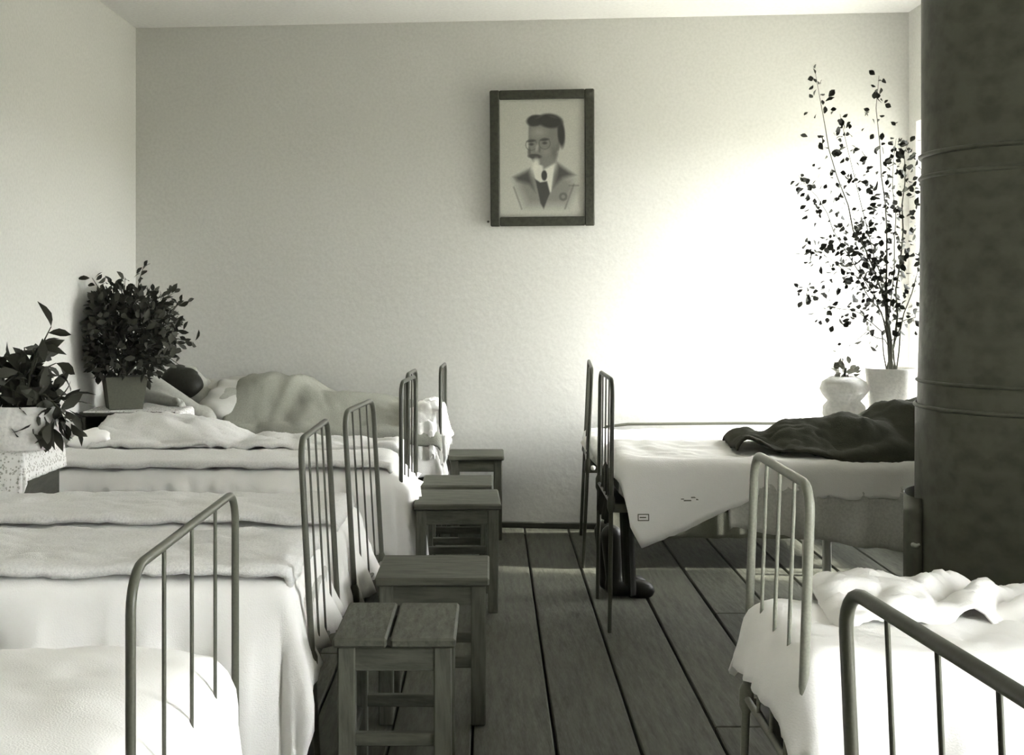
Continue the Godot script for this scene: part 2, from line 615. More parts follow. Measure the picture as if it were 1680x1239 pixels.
func rand_dir() -> Vector3:
	var p := Vector3(rng.randf_range(-1, 1), rng.randf_range(-1, 1), rng.randf_range(-1, 1))
	return p.normalized() if p.length() > 0.05 else Vector3.UP
func leaf_basis(dir: Vector3) -> Basis:
	var y := dir.normalized()
	var x := y.cross(rand_dir()).normalized()
	return Basis(x, y, x.cross(y))
# sets leaves one by one (parts) up to 300, the rest as one part of kind stuff
func set_leaves(root: Node3D, list: Array, meshes: Array, stuff_mat: Material):
	var n := mini(list.size(), 300)
	for i in n:
		put_mesh("leaf", meshes[i % meshes.size()], M.leaves[i % 3], root, list[i])
	if list.size() > n:
		begin()
		org = Vector3.ZERO
		for i in range(n, list.size()):
			st.append_from(meshes[i % meshes.size()], 0, list[i])
		var o := MeshInstance3D.new()
		o.mesh = st.commit()
		o.material_override = stuff_mat
		o.name = "foliage"
		root.add_child(o, true)
		o.set_meta("kind", "stuff")
func branch_pts(pix: Array, d0: float, d1: float) -> Array:
	var pts := []
	for i in pix.size():
		pts.append(P(pix[i][0], pix[i][1], lerpf(d0, d1, float(i) / (pix.size() - 1))))
	return pts
func along(pts: Array, t: float) -> Vector3:
	var f := clampf(t, 0.0, 1.0) * (pts.size() - 1)
	var i := mini(int(f), pts.size() - 2)
	return pts[i].lerp(pts[i + 1], f - i)

func build_big_plant():
	# tall branching plant in a white paper-wrapped pot by the window
	rng.seed = 21
	var base := P(1462, 690, 5.72)
	base.y = 0.768
	var t := thing("potted_tree", "tall thin-leaved potted plant in white paper-wrapped pot beside the stove", "plant", base)
	begin()
	lathe(base, [Vector2(0.0, 0.0), Vector2(0.1, 0.0), Vector2(0.104, 0.05), Vector2(0.11, 0.14), Vector2(0.12, 0.244), Vector2(0.116, 0.248), Vector2(0.11, 0.23), Vector2(0.0, 0.22)], 28, [1, 5, 7], 0.02)
	put("pot", M.paper, t, "white paper wrapping round the pot")
	var o := base + Vector3(0, 0.215, 0)
	var d := -base.z
	var br := [
		[[1455, 520], [1432, 440], [1402, 380], [1376, 290], [1352, 205], [1338, 118]],
		[[1458, 500], [1452, 420], [1452, 330], [1446, 235], [1441, 124]],
		[[1470, 520], [1478, 430], [1481, 340], [1484, 270], [1492, 235]],
		[[1448, 520], [1412, 450], [1368, 380], [1338, 320], [1308, 290]],
		[[1450, 545], [1410, 515], [1372, 505], [1336, 490], [1324, 470]],
		[[1476, 540], [1496, 480], [1508, 400], [1512, 330], [1508, 275]],
		[[1448, 510], [1404, 455], [1360, 425], [1326, 402]],
		[[1452, 470], [1424, 380], [1400, 290], [1376, 185]],
		[[1462, 480], [1470, 400], [1462, 310], [1472, 225]],
		[[1456, 540], [1430, 470], [1420, 400], [1418, 370]],
		[[1450, 555], [1420, 545], [1395, 560], [1378, 588]],
		[[1480, 530], [1500, 520], [1512, 500]],
		[[1453, 500], [1440, 440], [1425, 420], [1390, 400]],
	]
	var list := []
	var lm := [leaf_mesh(0.04, 0.029, 0.15), leaf_mesh(0.033, 0.025, 0.3), leaf_mesh(0.047, 0.032, 0.1)]
	org = base
	for b in br.size():
		var dd := d + rng.randf_range(-0.16, 0.16)
		var pts := [o + Vector3(rng.randf_range(-0.03, 0.03), 0, rng.randf_range(-0.03, 0.03))]
		for q in branch_pts(br[b], d, dd):
			pts.append(pts[-1].lerp(q, 0.5) + rand_dir() * 0.016)
			pts.append(q + rand_dir() * 0.008)
		var rr := []
		for i in pts.size(): rr.append(lerpf(0.006 if b in [0, 1, 2] else 0.0035, 0.0009, float(i) / (pts.size() - 1)))
		begin()
		tube(pts, rr, 6)
		put("branch", M.stem, t)
		var n: int = [86, 84, 84, 84, 72, 80, 78, 80, 92, 86, 14, 30, 80][b]
		for k in n:
			var u := lerpf(0.24, 1.0, pow(float(k) / n, 0.8))
			var p := along(pts, u)
			var side := rand_dir()
			var spread := rng.randf_range(0.01, 0.1) * (1.15 - 0.8 * smoothstep(0.75, 1.0, u))
			var q := p + Vector3(side.x, side.y * 0.8, side.z) * spread
			var dir := (side + Vector3(0, rng.randf_range(-0.7, 0.5), 0)).normalized()
			var s := rng.randf_range(0.55, 1.0)
			list.append(Transform3D(leaf_basis(dir).scaled(Vector3.ONE * s), q - base))
	# shuffle so that the single leaves are spread over the whole crown
	for i in range(list.size() - 1, 0, -1):
		var j := rng.randi() % (i + 1)
		var tmp = list[i]
		list[i] = list[j]
		list[j] = tmp
	set_leaves(t, list, lm, M.leaves[0])

func build_bush():
	rng.seed = 33
	var base := P(204, 664, 6.44)
	base.y = 0.761
	var t := thing("potted_shrub", "dense dark bushy plant in a tapered square pot near the sleeper", "plant", base)
	# tapered square pot
	begin()
	st.set_smooth_group(-1)
	var b := Basis(Vector3.UP, 0.42)
	var c := []
	for k in 4:
		var a := PI * 0.25 + PI * 0.5 * k
		c.append(base + b * Vector3(cos(a), 0, sin(a)) * 0.118)
	var r2 := []
	for k in 4:
		var a := PI * 0.25 + PI * 0.5 * k
		r2.append(base + b * Vector3(cos(a) * 0.15, 0.17, sin(a) * 0.15))
	for k in 4:
		quad(c[k], c[(k + 1) % 4], r2[(k + 1) % 4], r2[k])
	quad(r2[0], r2[1], r2[2], r2[3])
	quad(c[3], c[2], c[1], c[0])
	put("pot", M.pot_clay, t)
	var o := base + Vector3(0, 0.16, 0)
	var d := -base.z
	var tips := [[236, 436], [150, 456], [178, 462], [205, 455], [262, 470], [304, 496], [286, 480], [318, 562], [296, 600], [300, 545], [128, 500], [118, 540], [132, 590], [270, 560], [250, 520], [190, 500], [160, 540], [220, 490], [150, 600], [280, 520], [240, 570], [200, 560]]
	var lm := [leaf_mesh(0.05, 0.026, 0.2), leaf_mesh(0.062, 0.03, 0.3), leaf_mesh(0.044, 0.024, 0.1)]
	var sprigs := []
	var crown := []
	org = base
	for k in tips.size():
		var dd := clampf(d + rng.randf_range(-0.24, 0.3), d - 0.26, 6.9)
		var tip := P(tips[k][0], tips[k][1], dd)
		tip.x = maxf(tip.x, XL + 0.07)
		var mid := o.lerp(tip, 0.5) + Vector3(0, 0.07, 0)
		var pts := [o, o.lerp(mid, 0.5) + Vector3(0, 0.03, 0), mid, mid.lerp(tip, 0.55) + Vector3(0, 0.03, 0), tip]
		begin()
		tube(pts, [0.005, 0.004, 0.0035, 0.0025, 0.0012], 5)
		put("stem", M.stem, t)
		for m in 14:
			var u := lerpf(0.45, 1.0, m / 13.0)
			var p := along(pts, u)
			var side := rand_dir()
			var tgt := sprigs if u > 0.6 else crown
			tgt.append(Transform3D(leaf_basis((side + Vector3(0, 0.2, 0)).normalized()), p + side * 0.012 - base))
	var cc := P(205, 548, 6.46)
	for k in 1500:
		var s := rand_dir() * pow(rng.randf(), 0.4)
		var p := cc + Vector3(s.x * 0.29, s.y * 0.26, s.z * 0.24)
		if p.y < 0.9 and rng.randf() < 0.7: continue
		p.x = maxf(p.x, XL + 0.075)
		crown.append(Transform3D(leaf_basis((s + Vector3(0, 0.1, 0) + rand_dir() * 0.8).normalized()), p - base))
	crown.sort_custom(func(x, y): return x.origin.z > y.origin.z)
	sprigs.append_array(crown)
	set_leaves(t, sprigs, lm, M.leaves[0])

func build_near_plant():
	rng.seed = 44
	var base := P(42, 735, 4.74)
	base.y = 0.765
	var t := thing("potted_houseplant", "drooping large-leaved houseplant in a wide white bowl-shaped pot", "plant", base)
	begin()
	lathe(base, [Vector2(0, 0), Vector2(0.125, 0.0), Vector2(0.138, 0.04), Vector2(0.14, 0.1), Vector2(0.128, 0.165), Vector2(0.12, 0.165), Vector2(0.115, 0.14), Vector2(0, 0.135)], 28, [1, 4, 7])
	put("pot", M.paper, t, "white pot")
	begin()
	lathe(base, [Vector2(0.116, 0.142), Vector2(0, 0.15)], 20)
	put("soil", M.soil, t)
	var o := base + Vector3(0, 0.14, 0)
	var d := 4.74
	var tips := [[84, 536], [70, 556], [104, 616], [92, 596], [118, 692], [62, 580], [40, 570], [10, 578], [-20, 590], [80, 700], [55, 712], [20, 700], [-10, 690], [100, 672], [60, 640], [30, 610], [0, 620], [-40, 640], [112, 662], [40, 690]]
	var lm := [leaf_mesh(0.085, 0.036, 0.35), leaf_mesh(0.1, 0.042, 0.5), leaf_mesh(0.07, 0.032, 0.2)]
	var list := []
	org = base
	for k in tips.size():
		var tip := P(tips[k][0], tips[k][1], d + rng.randf_range(-0.15, 0.12))
		var mid := o.lerp(tip, 0.55) + Vector3(0, 0.06, 0)
		var pts := [o, o.lerp(mid, 0.5) + Vector3(0, 0.035, 0), mid, tip]
		begin()
		tube(pts, [0.006, 0.005, 0.004, 0.002], 6)
		put("stem", M.stem, t)
		for m in 8:
			var u := lerpf(0.35, 1.0, m / 7.0)
			var p := along(pts, u)
			var dir := ((tip - o).normalized() * 0.5 + rand_dir() + Vector3(0, -0.25, 0)).normalized()
			list.append(Transform3D(leaf_basis(dir), p - base))
	for k in 90:
		var s := rand_dir() * pow(rng.randf(), 0.5)
		var p := P(0, 640, d) + Vector3(s.x * 0.16, s.y * 0.13, s.z * 0.14)
		list.append(Transform3D(leaf_basis((s + Vector3(0, -0.4, 0)).normalized()), p - base))
	for k in 26:
		var s := rand_dir() * pow(rng.randf(), 0.5)
		var p := P(100, 682, d - 0.1) + Vector3(s.x * 0.06, s.y * 0.07, s.z * 0.06)
		list.append(Transform3D(leaf_basis((s + Vector3(0.1, -0.7, 0)).normalized()), p - base))
	set_leaves(t, list, lm, M.leaves[0])

# ---------------------------------------------------------------- nightstands
func nightstand(x0: float, x1: float, dn: float, df: float, h: float, label: String, m: Material):
	var c := Vector3((x0 + x1) / 2, 0, -(dn + df) / 2)
	var t := thing("nightstand", label, "nightstand", c, "nightstands between the beds")
	var w := x1 - x0
	var dp := df - dn
	begin()
	box(c + Vector3(0, h - 0.012, 0), Vector3(w, 0.024, dp), 0.005)
	put("top", m, t)
	for sx in [-1, 1]:
		begin()
		box(c + Vector3(sx * (w / 2 - 0.022), (h - 0.024) / 2, 0), Vector3(0.02, h - 0.024, dp - 0.02), 0.003)
		put("side_panel", m, t)
	begin()
	box(c + Vector3(0, (h - 0.024) / 2 + 0.05, -dp / 2 + 0.02), Vector3(w - 0.07, h - 0.13, 0.015), 0.002)
	put("back_panel", m, t)
	begin()
	box(c + Vector3(0, h * 0.45, 0), Vector3(w - 0.066, 0.02, dp - 0.05), 0.003)
	put("shelf", m, t)
	begin()
	box(c + Vector3(0, h * 0.22, dp / 2 - 0.022), Vector3(w - 0.066, h * 0.4, 0.018), 0.003)
	var dr := put("door", m, t)
	begin()
	tube([c + Vector3(w * 0.3, h * 0.24, dp / 2 - 0.012), c + Vector3(w * 0.3, h * 0.24, dp / 2 + 0.012)], 0.009, 8)
	put("knob", M.wood_dark, dr)
func side_table(x0: float, x1: float, dn: float, df: float, h: float):
	var c := Vector3((x0 + x1) / 2, 0, -(dn + df) / 2)
	var t := thing("side_table", "small white table between the beds holding the tall plant", "table", c)
	begin()
	box(c + Vector3(0, h - 0.012, 0), Vector3(x1 - x0, 0.024, df - dn), 0.005)
	put("top", M.white_wood, t)
	for sx in [-1, 1]:
		for sz in [-1, 1]:
			begin()
			box(c + Vector3(sx * ((x1 - x0) / 2 - 0.03), (h - 0.024) / 2, sz * ((df - dn) / 2 - 0.03)), Vector3(0.034, h - 0.024, 0.034), 0.003)
			put("leg", M.white_wood, t)
	for sz in [-1, 1]:
		begin()
		box(c + Vector3(0, h - 0.055, sz * ((df - dn) / 2 - 0.03)), Vector3(x1 - x0 - 0.09, 0.06, 0.018), 0.003)
		put("apron", M.white_wood, t)
func lace_material() -> StandardMaterial3D:
	var im := Image.create(128, 128, false, Image.FORMAT_RGB8)
	im.fill(Color(0.97, 0.97, 0.97))
	rng.seed = 5
	for k in 110:
		var c := Vector2(rng.randf() * 128.0, rng.randf() * 128.0)
		var r := rng.randf_range(1.5, 4.0)
		for y in range(int(c.y - r), int(c.y + r) + 1):
			for x in range(int(c.x - r), int(c.x + r) + 1):
				if Vector2(x, y).distance_to(c) < r:
					im.set_pixel(posmod(x, 128), posmod(y, 128), Color(0.66, 0.66, 0.63))
	var m := mat(tone(0.9), 0.95, ImageTexture.create_from_image(im), null, Vector3(7, 7, 7))
	return m

# ---------------------------------------------------------------- stove
func build_stove():
	var c := Vector3(1.785, 0, -4.0)
	var t := thing("iron_stove", "tall round black sheet-iron stove rising to the ceiling", "stove", c)
	# three casing sections, each a little narrower than the one below
	begin()
	lathe(c, [Vector2(0.0, 0.0), Vector2(0.40, 0.0), Vector2(0.40, 0.09), Vector2(0.378, 0.1), Vector2(0.374, 0.5), Vector2(0.372, 0.985)], 64, [1, 2, 3, 4])
	put("lower_casing", M.stove, t)
	begin()
	lathe(c, [Vector2(0.366, 0.985), Vector2(0.364, 1.08), Vector2(0.358, 1.3), Vector2(0.355, 1.755)], 64)
	put("middle_casing", M.stove, t)
	begin()
	lathe(c, [Vector2(0.352, 1.755), Vector2(0.352, CEIL - 0.002)], 64)
	put("upper_casing", M.stove, t)
	for a in [[0.372, 0.99, 0.007], [0.366, 1.072, 0.006], [0.355, 1.745, 0.008], [0.354, 1.818, 0.008]]:
		begin()
		var prof := []
		for k in 9:
			var an := -PI / 2 + PI * k / 8
			prof.append(Vector2(a[0] - 0.002 + a[2] * 1.25 * cos(an), a[1] + a[2] * sin(an)))
		lathe(c, prof, 64)
		put("bead_ring", M.stove, t)
	# curved sheet flap with its latch, standing off the casing on the aisle side
	begin()
	var g := []
	for i in 25:
		var row := PackedVector3Array()
		var a := lerpf(PI * 1.28, PI * 0.985, i / 24.0)
		var rr := 0.372 + 0.03 * pow(sin(PI * clampf(i / 24.0 * 1.0, 0.0, 1.0)), 0.5) + 0.004
		for j in 9:
			row.append(c + Vector3(cos(a) * rr, lerpf(0.69, 0.12, j / 8.0), sin(a) * rr))
		g.append(row)
	sheet_grid(g, 0.003)
	var fl := put("door", M.stove, t, "curved sheet-iron door flap")
	begin()
	var ha := PI * 0.99
	var hp := c + Vector3(cos(ha), 0, sin(ha)) * 0.392 + Vector3(0, 0.54, 0)
	var tg := Vector3(-sin(ha), 0, cos(ha))
	tube([hp - tg * 0.028 + Vector3(0, 0.006, 0), hp - tg * 0.015 + Vector3(-0.01, 0, 0.012), hp + tg * 0.015 + Vector3(-0.01, -0.002, 0.012), hp + tg * 0.028 + Vector3(0, -0.008, 0)], [0.004, 0.008, 0.008, 0.004], 8)
	put("latch", M.latch, fl, "small bright metal latch")

# ---------------------------------------------------------------- portrait
func soft(im: Image, f: Callable, col: float, alpha := 1.0):
	for y in im.get_height():
		for x in im.get_width():
			var k: float = clampf(f.call(Vector2(x, y)), 0.0, 1.0) * alpha
			if k > 0.0:
				var c := im.get_pixel(x, y).r
				var n := lerpf(c, col, k)
				im.set_pixel(x, y, Color(n, n, n * lerpf(0.9, 0.95, n)))
func ell(c: Vector2, r: Vector2, edge: float, rot := 0.0) -> Callable:
	return func(p: Vector2) -> float:
		var q := (p - c).rotated(-rot)
		return (1.0 - Vector2(q.x / r.x, q.y / r.y).length()) / edge
func poly(pts: PackedVector2Array, edge: float) -> Callable:
	return func(p: Vector2) -> float:
		var dmin := 1e9
		for i in pts.size():
			var q := Geometry2D.get_closest_point_to_segment(p, pts[i], pts[(i + 1) % pts.size()])
			dmin = minf(dmin, q.distance_to(p))
		return (dmin / edge if Geometry2D.is_point_in_polygon(p, pts) else 0.0)
func portrait_image() -> Image:
	# a plain drawn bust of a bearded man in a suit
	var w := 156
	var h := 216
	var im := Image.create(w, h, false, Image.FORMAT_RGB8)
	im.fill(Color(0.7, 0.7, 0.66))
	# jacket, drawn lightly towards the bottom
	soft(im, poly(PackedVector2Array([Vector2(18, 142), Vector2(56, 124), Vector2(80, 122), Vector2(104, 116), Vector2(142, 140), Vector2(148, 165), Vector2(128, 205), Vector2(42, 205), Vector2(26, 170)]), 22.0), 0.44, 0.8)
	soft(im, poly(PackedVector2Array([Vector2(20, 140), Vector2(57, 122), Vector2(68, 176), Vector2(52, 158), Vector2(30, 152)]), 9.0), 0.26, 0.9)
	soft(im, poly(PackedVector2Array([Vector2(102, 110), Vector2(144, 140), Vector2(116, 148), Vector2(94, 168)]), 9.0), 0.26, 0.9)
	soft(im, poly(PackedVector2Array([Vector2(58, 122), Vector2(102, 112), Vector2(95, 168), Vector2(80, 202), Vector2(72, 190)]), 3.0), 0.8, 0.95)
	soft(im, poly(PackedVector2Array([Vector2(62, 142), Vector2(74, 150), Vector2(87, 148), Vector2(93, 172), Vector2(80, 203), Vector2(72, 190)]), 3.0), 0.24, 0.95)
	soft(im, ell(Vector2(81, 139), Vector2(6, 11), 0.3), 0.22, 0.95)
	for q in [[26, 160, 40, 200], [134, 156, 118, 200], [126, 158, 142, 158]]:
		soft(im, func(p: Vector2) -> float: return 1.0 - Geometry2D.get_closest_point_to_segment(p, Vector2(q[0], q[1]), Vector2(q[2], q[3])).distance_to(p) / 2.5, 0.34, 0.5)
	# neck, face, hair in two waves with a parting
	soft(im, poly(PackedVector2Array([Vector2(70, 100), Vector2(108, 96), Vector2(104, 118), Vector2(78, 132)]), 5.0), 0.46, 0.95)
	soft(im, poly(PackedVector2Array([Vector2(52, 44), Vector2(108, 42), Vector2(113, 68), Vector2(107, 94), Vector2(97, 112), Vector2(80, 122), Vector2(62, 120), Vector2(54, 104), Vector2(51, 82)]), 3.0), 0.47)
	soft(im, ell(Vector2(72, 60), Vector2(22, 14), 0.9), 0.58, 0.8)
	soft(im, ell(Vector2(84, 96), Vector2(12, 10), 0.9), 0.56, 0.6)
	soft(im, ell(Vector2(100, 98), Vector2(9, 16), 0.8), 0.36, 0.6)
	soft(im, ell(Vector2(65, 39), Vector2(18, 12), 0.3, -0.15), 0.25)
	soft(im, ell(Vector2(92, 40), Vector2(26, 15), 0.3, 0.15), 0.23)
	soft(im, ell(Vector2(112, 64), Vector2(8, 30), 0.4, -0.05), 0.24)
	soft(im, ell(Vector2(106, 88), Vector2(4, 9), 0.5), 0.42, 0.9)
	soft(im, ell(Vector2(72, 33), Vector2(9, 3), 0.9, -0.3), 0.4, 0.5)
	soft(im, ell(Vector2(98, 33), Vector2(14, 3), 0.9, 0.25), 0.38, 0.5)
	# brows, eyes, thin spectacles, nose, moustache, pale pointed beard
	for e in [Vector2(58, 82), Vector2(82, 80)]:
		soft(im, ell(e + Vector2(0, -6), Vector2(11, 3), 0.6, -0.1), 0.24, 0.9)
		soft(im, ell(e, Vector2(6, 3.5), 0.6), 0.24, 0.85)
		soft(im, func(p: Vector2) -> float: return 1.0 - absf(p.distance_to(e + Vector2(0, 1)) - 10.0) / 1.4, 0.3, 0.6)
	soft(im, ell(Vector2(54, 96), Vector2(4, 12), 0.7), 0.28, 0.7)
	soft(im, ell(Vector2(68, 88), Vector2(4, 10), 0.7, 0.15), 0.62, 0.8)
	soft(im, ell(Vector2(73, 92), Vector2(3, 8), 0.8), 0.34, 0.6)
	soft(im, ell(Vector2(64, 104), Vector2(15, 5.5), 0.4, 0.08), 0.26, 0.9)
	soft(im, ell(Vector2(66, 119), Vector2(9, 16), 0.7, 0.1), 0.82, 0.95)
	# round badge on the lapel
	soft(im, ell(Vector2(115, 178), Vector2(9, 9), 0.3), 0.36, 0.85)
	soft(im, ell(Vector2(115, 178), Vector2(4.5, 4.5), 0.5), 0.52, 0.8)
	# paper texture
	rng.seed = 91
	for y in h:
		for x in w:
			var c := im.get_pixel(x, y).r * rng.randf_range(0.96, 1.04)
			im.set_pixel(x, y, Color(c, c, c * 0.94))
	return im
func build_portrait():
	# hangs from the wall with the top leaning out a little
	var x0 := (804.0 - VX) / F * 7.1
	var x1 := (975.0 - VX) / F * 7.07
	var xc := (x0 + x1) / 2
	var d := back_d(xc) - 0.045
	var w := (975.0 - 804.0) / F * d
	var h := (371.0 - 148.0) / F * d
	var c := P(889.5, 259.5, d)
	var b := Basis(Vector3.UP, -atan(0.0911)) * Basis(Vector3.RIGHT, 0.05) * Basis(Vector3.BACK, 0.003)
	var t := thing("framed_portrait", "dark wooden frame holding a grey portrait print of a bearded man", "picture", c)
	t.basis = b
	org = Vector3.ZERO
	var fw := 0.056
	for s in [-1, 1]:
		begin()
		box(Vector3(s * (w / 2 - fw / 2), 0, 0), Vector3(fw, h, 0.028), 0.006)
		put("frame_bar", M.wood_dark, t)
		begin()
		box(Vector3(0, s * (h / 2 - fw / 2), 0.0), Vector3(w - 2 * fw + 0.002, fw - 0.002, 0.026), 0.005)
		put("frame_bar", M.wood_dark, t)
	begin()
	box(Vector3(0, 0, -0.009), Vector3(w - 0.03, h - 0.03, 0.006))
	put("backing", M.wood_dark, t)
	var pw := w - 2 * fw + 0.01
	var ph := h - 2 * fw + 0.01
	begin()
	st.set_smooth_group(-1)
	var q := [Vector3(-pw / 2, ph / 2, -0.004), Vector3(pw / 2, ph / 2, -0.004), Vector3(pw / 2, -ph / 2, -0.004), Vector3(-pw / 2, -ph / 2, -0.004)]
	var uv := [Vector2(0, 0), Vector2(1, 0), Vector2(1, 1), Vector2(0, 1)]
	for k in [0, 1, 2, 0, 2, 3]:
		st.set_uv(uv[k])
		st.add_vertex(q[k])
	var pm := StandardMaterial3D.new()
	pm.albedo_texture = ImageTexture.create_from_image(portrait_image())
	pm.roughness = 0.8
	put("print", pm, t, "grey drawn bust of a bearded man in suit and tie")
	# nails in the wall
	for p in [[801, 365]]:
		var n := P(p[0], p[1], 7.0)
		n.z = -back_d(n.x)
		n = P(p[0], p[1], back_d(n.x))
		org = n
		begin()
		tube([n + Vector3(0, 0, -0.02), n + Vector3(0, 0.002, 0.022), n + Vector3(0, 0.003, 0.024)], [0.004, 0.004, 0.008], 8)
		solo("wall_nail", M.nail, "nail in the wall at the lower corner of the portrait frame", "nail")

# ---------------------------------------------------------------- the sleeper: bones joined by a smooth minimum, meshed as surface nets
var bones := []
func field(p: Vector3, k: float) -> float:
	var r := 1e3
	for b in bones:
		var a: Vector3 = b[0]
		var ab: Vector3 = b[1] - a
		var h := clampf((p - a).dot(ab) / maxf(ab.length_squared(), 1e-9), 0.0, 1.0)
		var d := p.distance_to(a + ab * h) - lerpf(b[2], b[3], h)
		var m := maxf(k - absf(r - d), 0.0) / k
		r = minf(r, d) - m * m * k * 0.25
	return r
func nets(lo: Vector3, hi: Vector3, cell: float, k: float):
	var n := Vector3i(((hi - lo) / cell).ceil()) + Vector3i.ONE
	var f := PackedFloat32Array()
	f.resize(n.x * n.y * n.z)
	var i := 0
	for z in n.z:
		for y in n.y:
			for x in n.x:
				f[i] = field(lo + Vector3(x, y, z) * cell, k)
				i += 1
	var at := func(x: int, y: int, z: int) -> int: return x + n.x * (y + n.y * z)
	var vert := {}
	for z in n.z - 1:
		for y in n.y - 1:
			for x in n.x - 1:
				var sum := Vector3.ZERO
				var cnt := 0
				var b0: int = x + n.x * (y + n.y * z)
				var neg := 0
				var val := []
				for c in 8:
					var q: float = f[b0 + (c & 1) + n.x * (((c >> 1) & 1) + n.y * (c >> 2))]
					val.append(q)
					if q < 0.0: neg += 1
				if neg == 0 or neg == 8: continue
				for e in [[0, 1], [2, 3], [4, 5], [6, 7], [0, 2], [1, 3], [4, 6], [5, 7], [0, 4], [1, 5], [2, 6], [3, 7]]:
					var va: float = val[e[0]]
					var vb: float = val[e[1]]
					if (va < 0.0) != (vb < 0.0):
						var pa := Vector3(e[0] & 1, (e[0] >> 1) & 1, e[0] >> 2)
						var pb := Vector3(e[1] & 1, (e[1] >> 1) & 1, e[1] >> 2)
						sum += pa.lerp(pb, va / (va - vb))
						cnt += 1
				vert[b0] = lo + (Vector3(x, y, z) + sum / cnt) * cell
	st.set_smooth_group(0)
	for z in range(1, n.z - 1):
		for y in range(1, n.y - 1):
			for x in range(1, n.x - 1):
				var b0: int = x + n.x * (y + n.y * z)
				var v0 := f[b0]
				var st_ := [1, n.x, n.x * n.y]
				for ax in 3:
					var v1: float = f[b0 + st_[ax]]
					if (v0 < 0.0) == (v1 < 0.0): continue
					var u: int = st_[(ax + 1) % 3]
					var w: int = st_[(ax + 2) % 3]
					var q0 = vert.get(b0)
					var q1 = vert.get(b0 - u)
					var q2 = vert.get(b0 - u - w)
					var q3 = vert.get(b0 - w)
					if q0 == null or q1 == null or q2 == null or q3 == null: continue
					if v0 < 0.0: quad(q3, q2, q1, q0)
					else: quad(q0, q1, q2, q3)
func build_sleeper():
	var sh := P(338, 690, 6.68)      # near shoulder
	var el := P(237, 619, 6.76)
	var el2 := P(231, 646, 6.72)      # elbow thrown up over the head
	var wr := P(286, 660, 6.6)
	var hd := P(304, 629, 6.92)
	var sh2 := P(352, 640, 7.04)
	var hip := Vector3(-1.02, 0.71, -6.93)
	var chest := Vector3(-1.42, 0.74, -6.88)
	var base := Vector3(-1.2, 0.6, -6.9)
	var t := thing("person", "sleeper with dark hair lying in bed, one bare arm bent above the head", "person", base)
	begin()
	bones = [
		[chest, hip, 0.13, 0.12], [sh.lerp(sh2, 0.12), sh.lerp(sh2, 0.88), 0.055, 0.055], [chest + Vector3(-0.06, 0, 0.05), chest + Vector3(-0.04, 0.02, -0.08), 0.1, 0.1],
		[hip + Vector3(0, 0, 0.07), Vector3(-0.68, 0.71, -6.86), 0.085, 0.055], [Vector3(-0.68, 0.71, -6.86), Vector3(-0.36, 0.67, -6.86), 0.055, 0.036],
		[hip + Vector3(0, 0, -0.07), Vector3(-0.68, 0.71, -7.0), 0.085, 0.055], [Vector3(-0.68, 0.71, -7.0), Vector3(-0.36, 0.67, -7.0), 0.055, 0.036],
		[sh, el, 0.052, 0.046], [el, el2, 0.045, 0.042], [el2, wr, 0.042, 0.029],
		[sh2, Vector3(-1.3, 0.83, -7.0), 0.045, 0.038],
		[chest.lerp(sh.lerp(sh2, 0.5), 0.8), hd + Vector3(0.05, -0.05, 0.02), 0.06, 0.055],
		[hd + Vector3(0.02, -0.01, 0.0), hd + Vector3(-0.03, 0.0, 0.0), 0.088, 0.092],
	]
	nets(Vector3(-2.1, 0.54, -7.2), Vector3(-0.25, 1.02, -6.5), 0.013, 0.03)
	# head with face turned up and towards the wall: brow, nose, chin, ear
	var up := Vector3(-1, 0.12, 0).normalized()
	var fwd := Vector3(0.1, 0.1, -0.98).normalized()
	var sd := up.cross(fwd)
	bones = [[hd - up * 0.02, hd + up * 0.03, 0.088, 0.094], [hd - up * 0.06 + fwd * 0.03, hd - up * 0.095 + fwd * 0.06, 0.055, 0.032],
		[hd + fwd * 0.09 - up * 0.01, hd + fwd * 0.115 - up * 0.045, 0.012, 0.015], [hd + fwd * 0.075 + up * 0.015 - sd * 0.045, hd + fwd * 0.075 + up * 0.015 + sd * 0.045, 0.016, 0.016],
		[hd + fwd * 0.088 - up * 0.07 - sd * 0.02, hd + fwd * 0.088 - up * 0.07 + sd * 0.02, 0.008, 0.008],
		[hd + sd * 0.088 - up * 0.01 - fwd * 0.01, hd + sd * 0.088 - up * 0.045 - fwd * 0.005, 0.017, 0.012], [hd - sd * 0.088 - up * 0.01 - fwd * 0.01, hd - sd * 0.088 - up * 0.045, 0.017, 0.012]]
	nets(hd - Vector3.ONE * 0.16, hd + Vector3.ONE * 0.16, 0.007, 0.02)
	# hand closed loosely on the edge of the nightstand cloth: palm, four bent fingers, thumb
	var pd := (P(304, 667, 6.56) - wr).normalized()
	var kn := wr + pd * 0.055
	var across := Vector3(0.1, 0.75, 0.65).normalized()
	across = (across - pd * across.dot(pd)).normalized()
	var palm := pd.cross(across).normalized()
	bones = [[wr - pd * 0.03, wr + pd * 0.01, 0.027, 0.025], [wr + pd * 0.012, kn, 0.02, 0.018], [wr + pd * 0.012 + across * 0.02, kn + across * 0.022, 0.015, 0.013], [wr + pd * 0.012 - across * 0.02, kn - across * 0.022, 0.015, 0.013]]
	for k in 4:
		var a := kn + across * (0.027 - 0.018 * k)
		var l: float = [0.026, 0.03, 0.028, 0.022][k]
		var b := a + pd * l + palm * 0.008
		var c := b + pd * l * 0.1 + palm * l * 0.85
		var e := c - pd * l * 0.6 + palm * 0.004
		bones.append([a, b, 0.0095, 0.0088]); bones.append([b, c, 0.0088, 0.008]); bones.append([c, e, 0.008, 0.0072])
	var th := wr + pd * 0.02 + across * 0.026
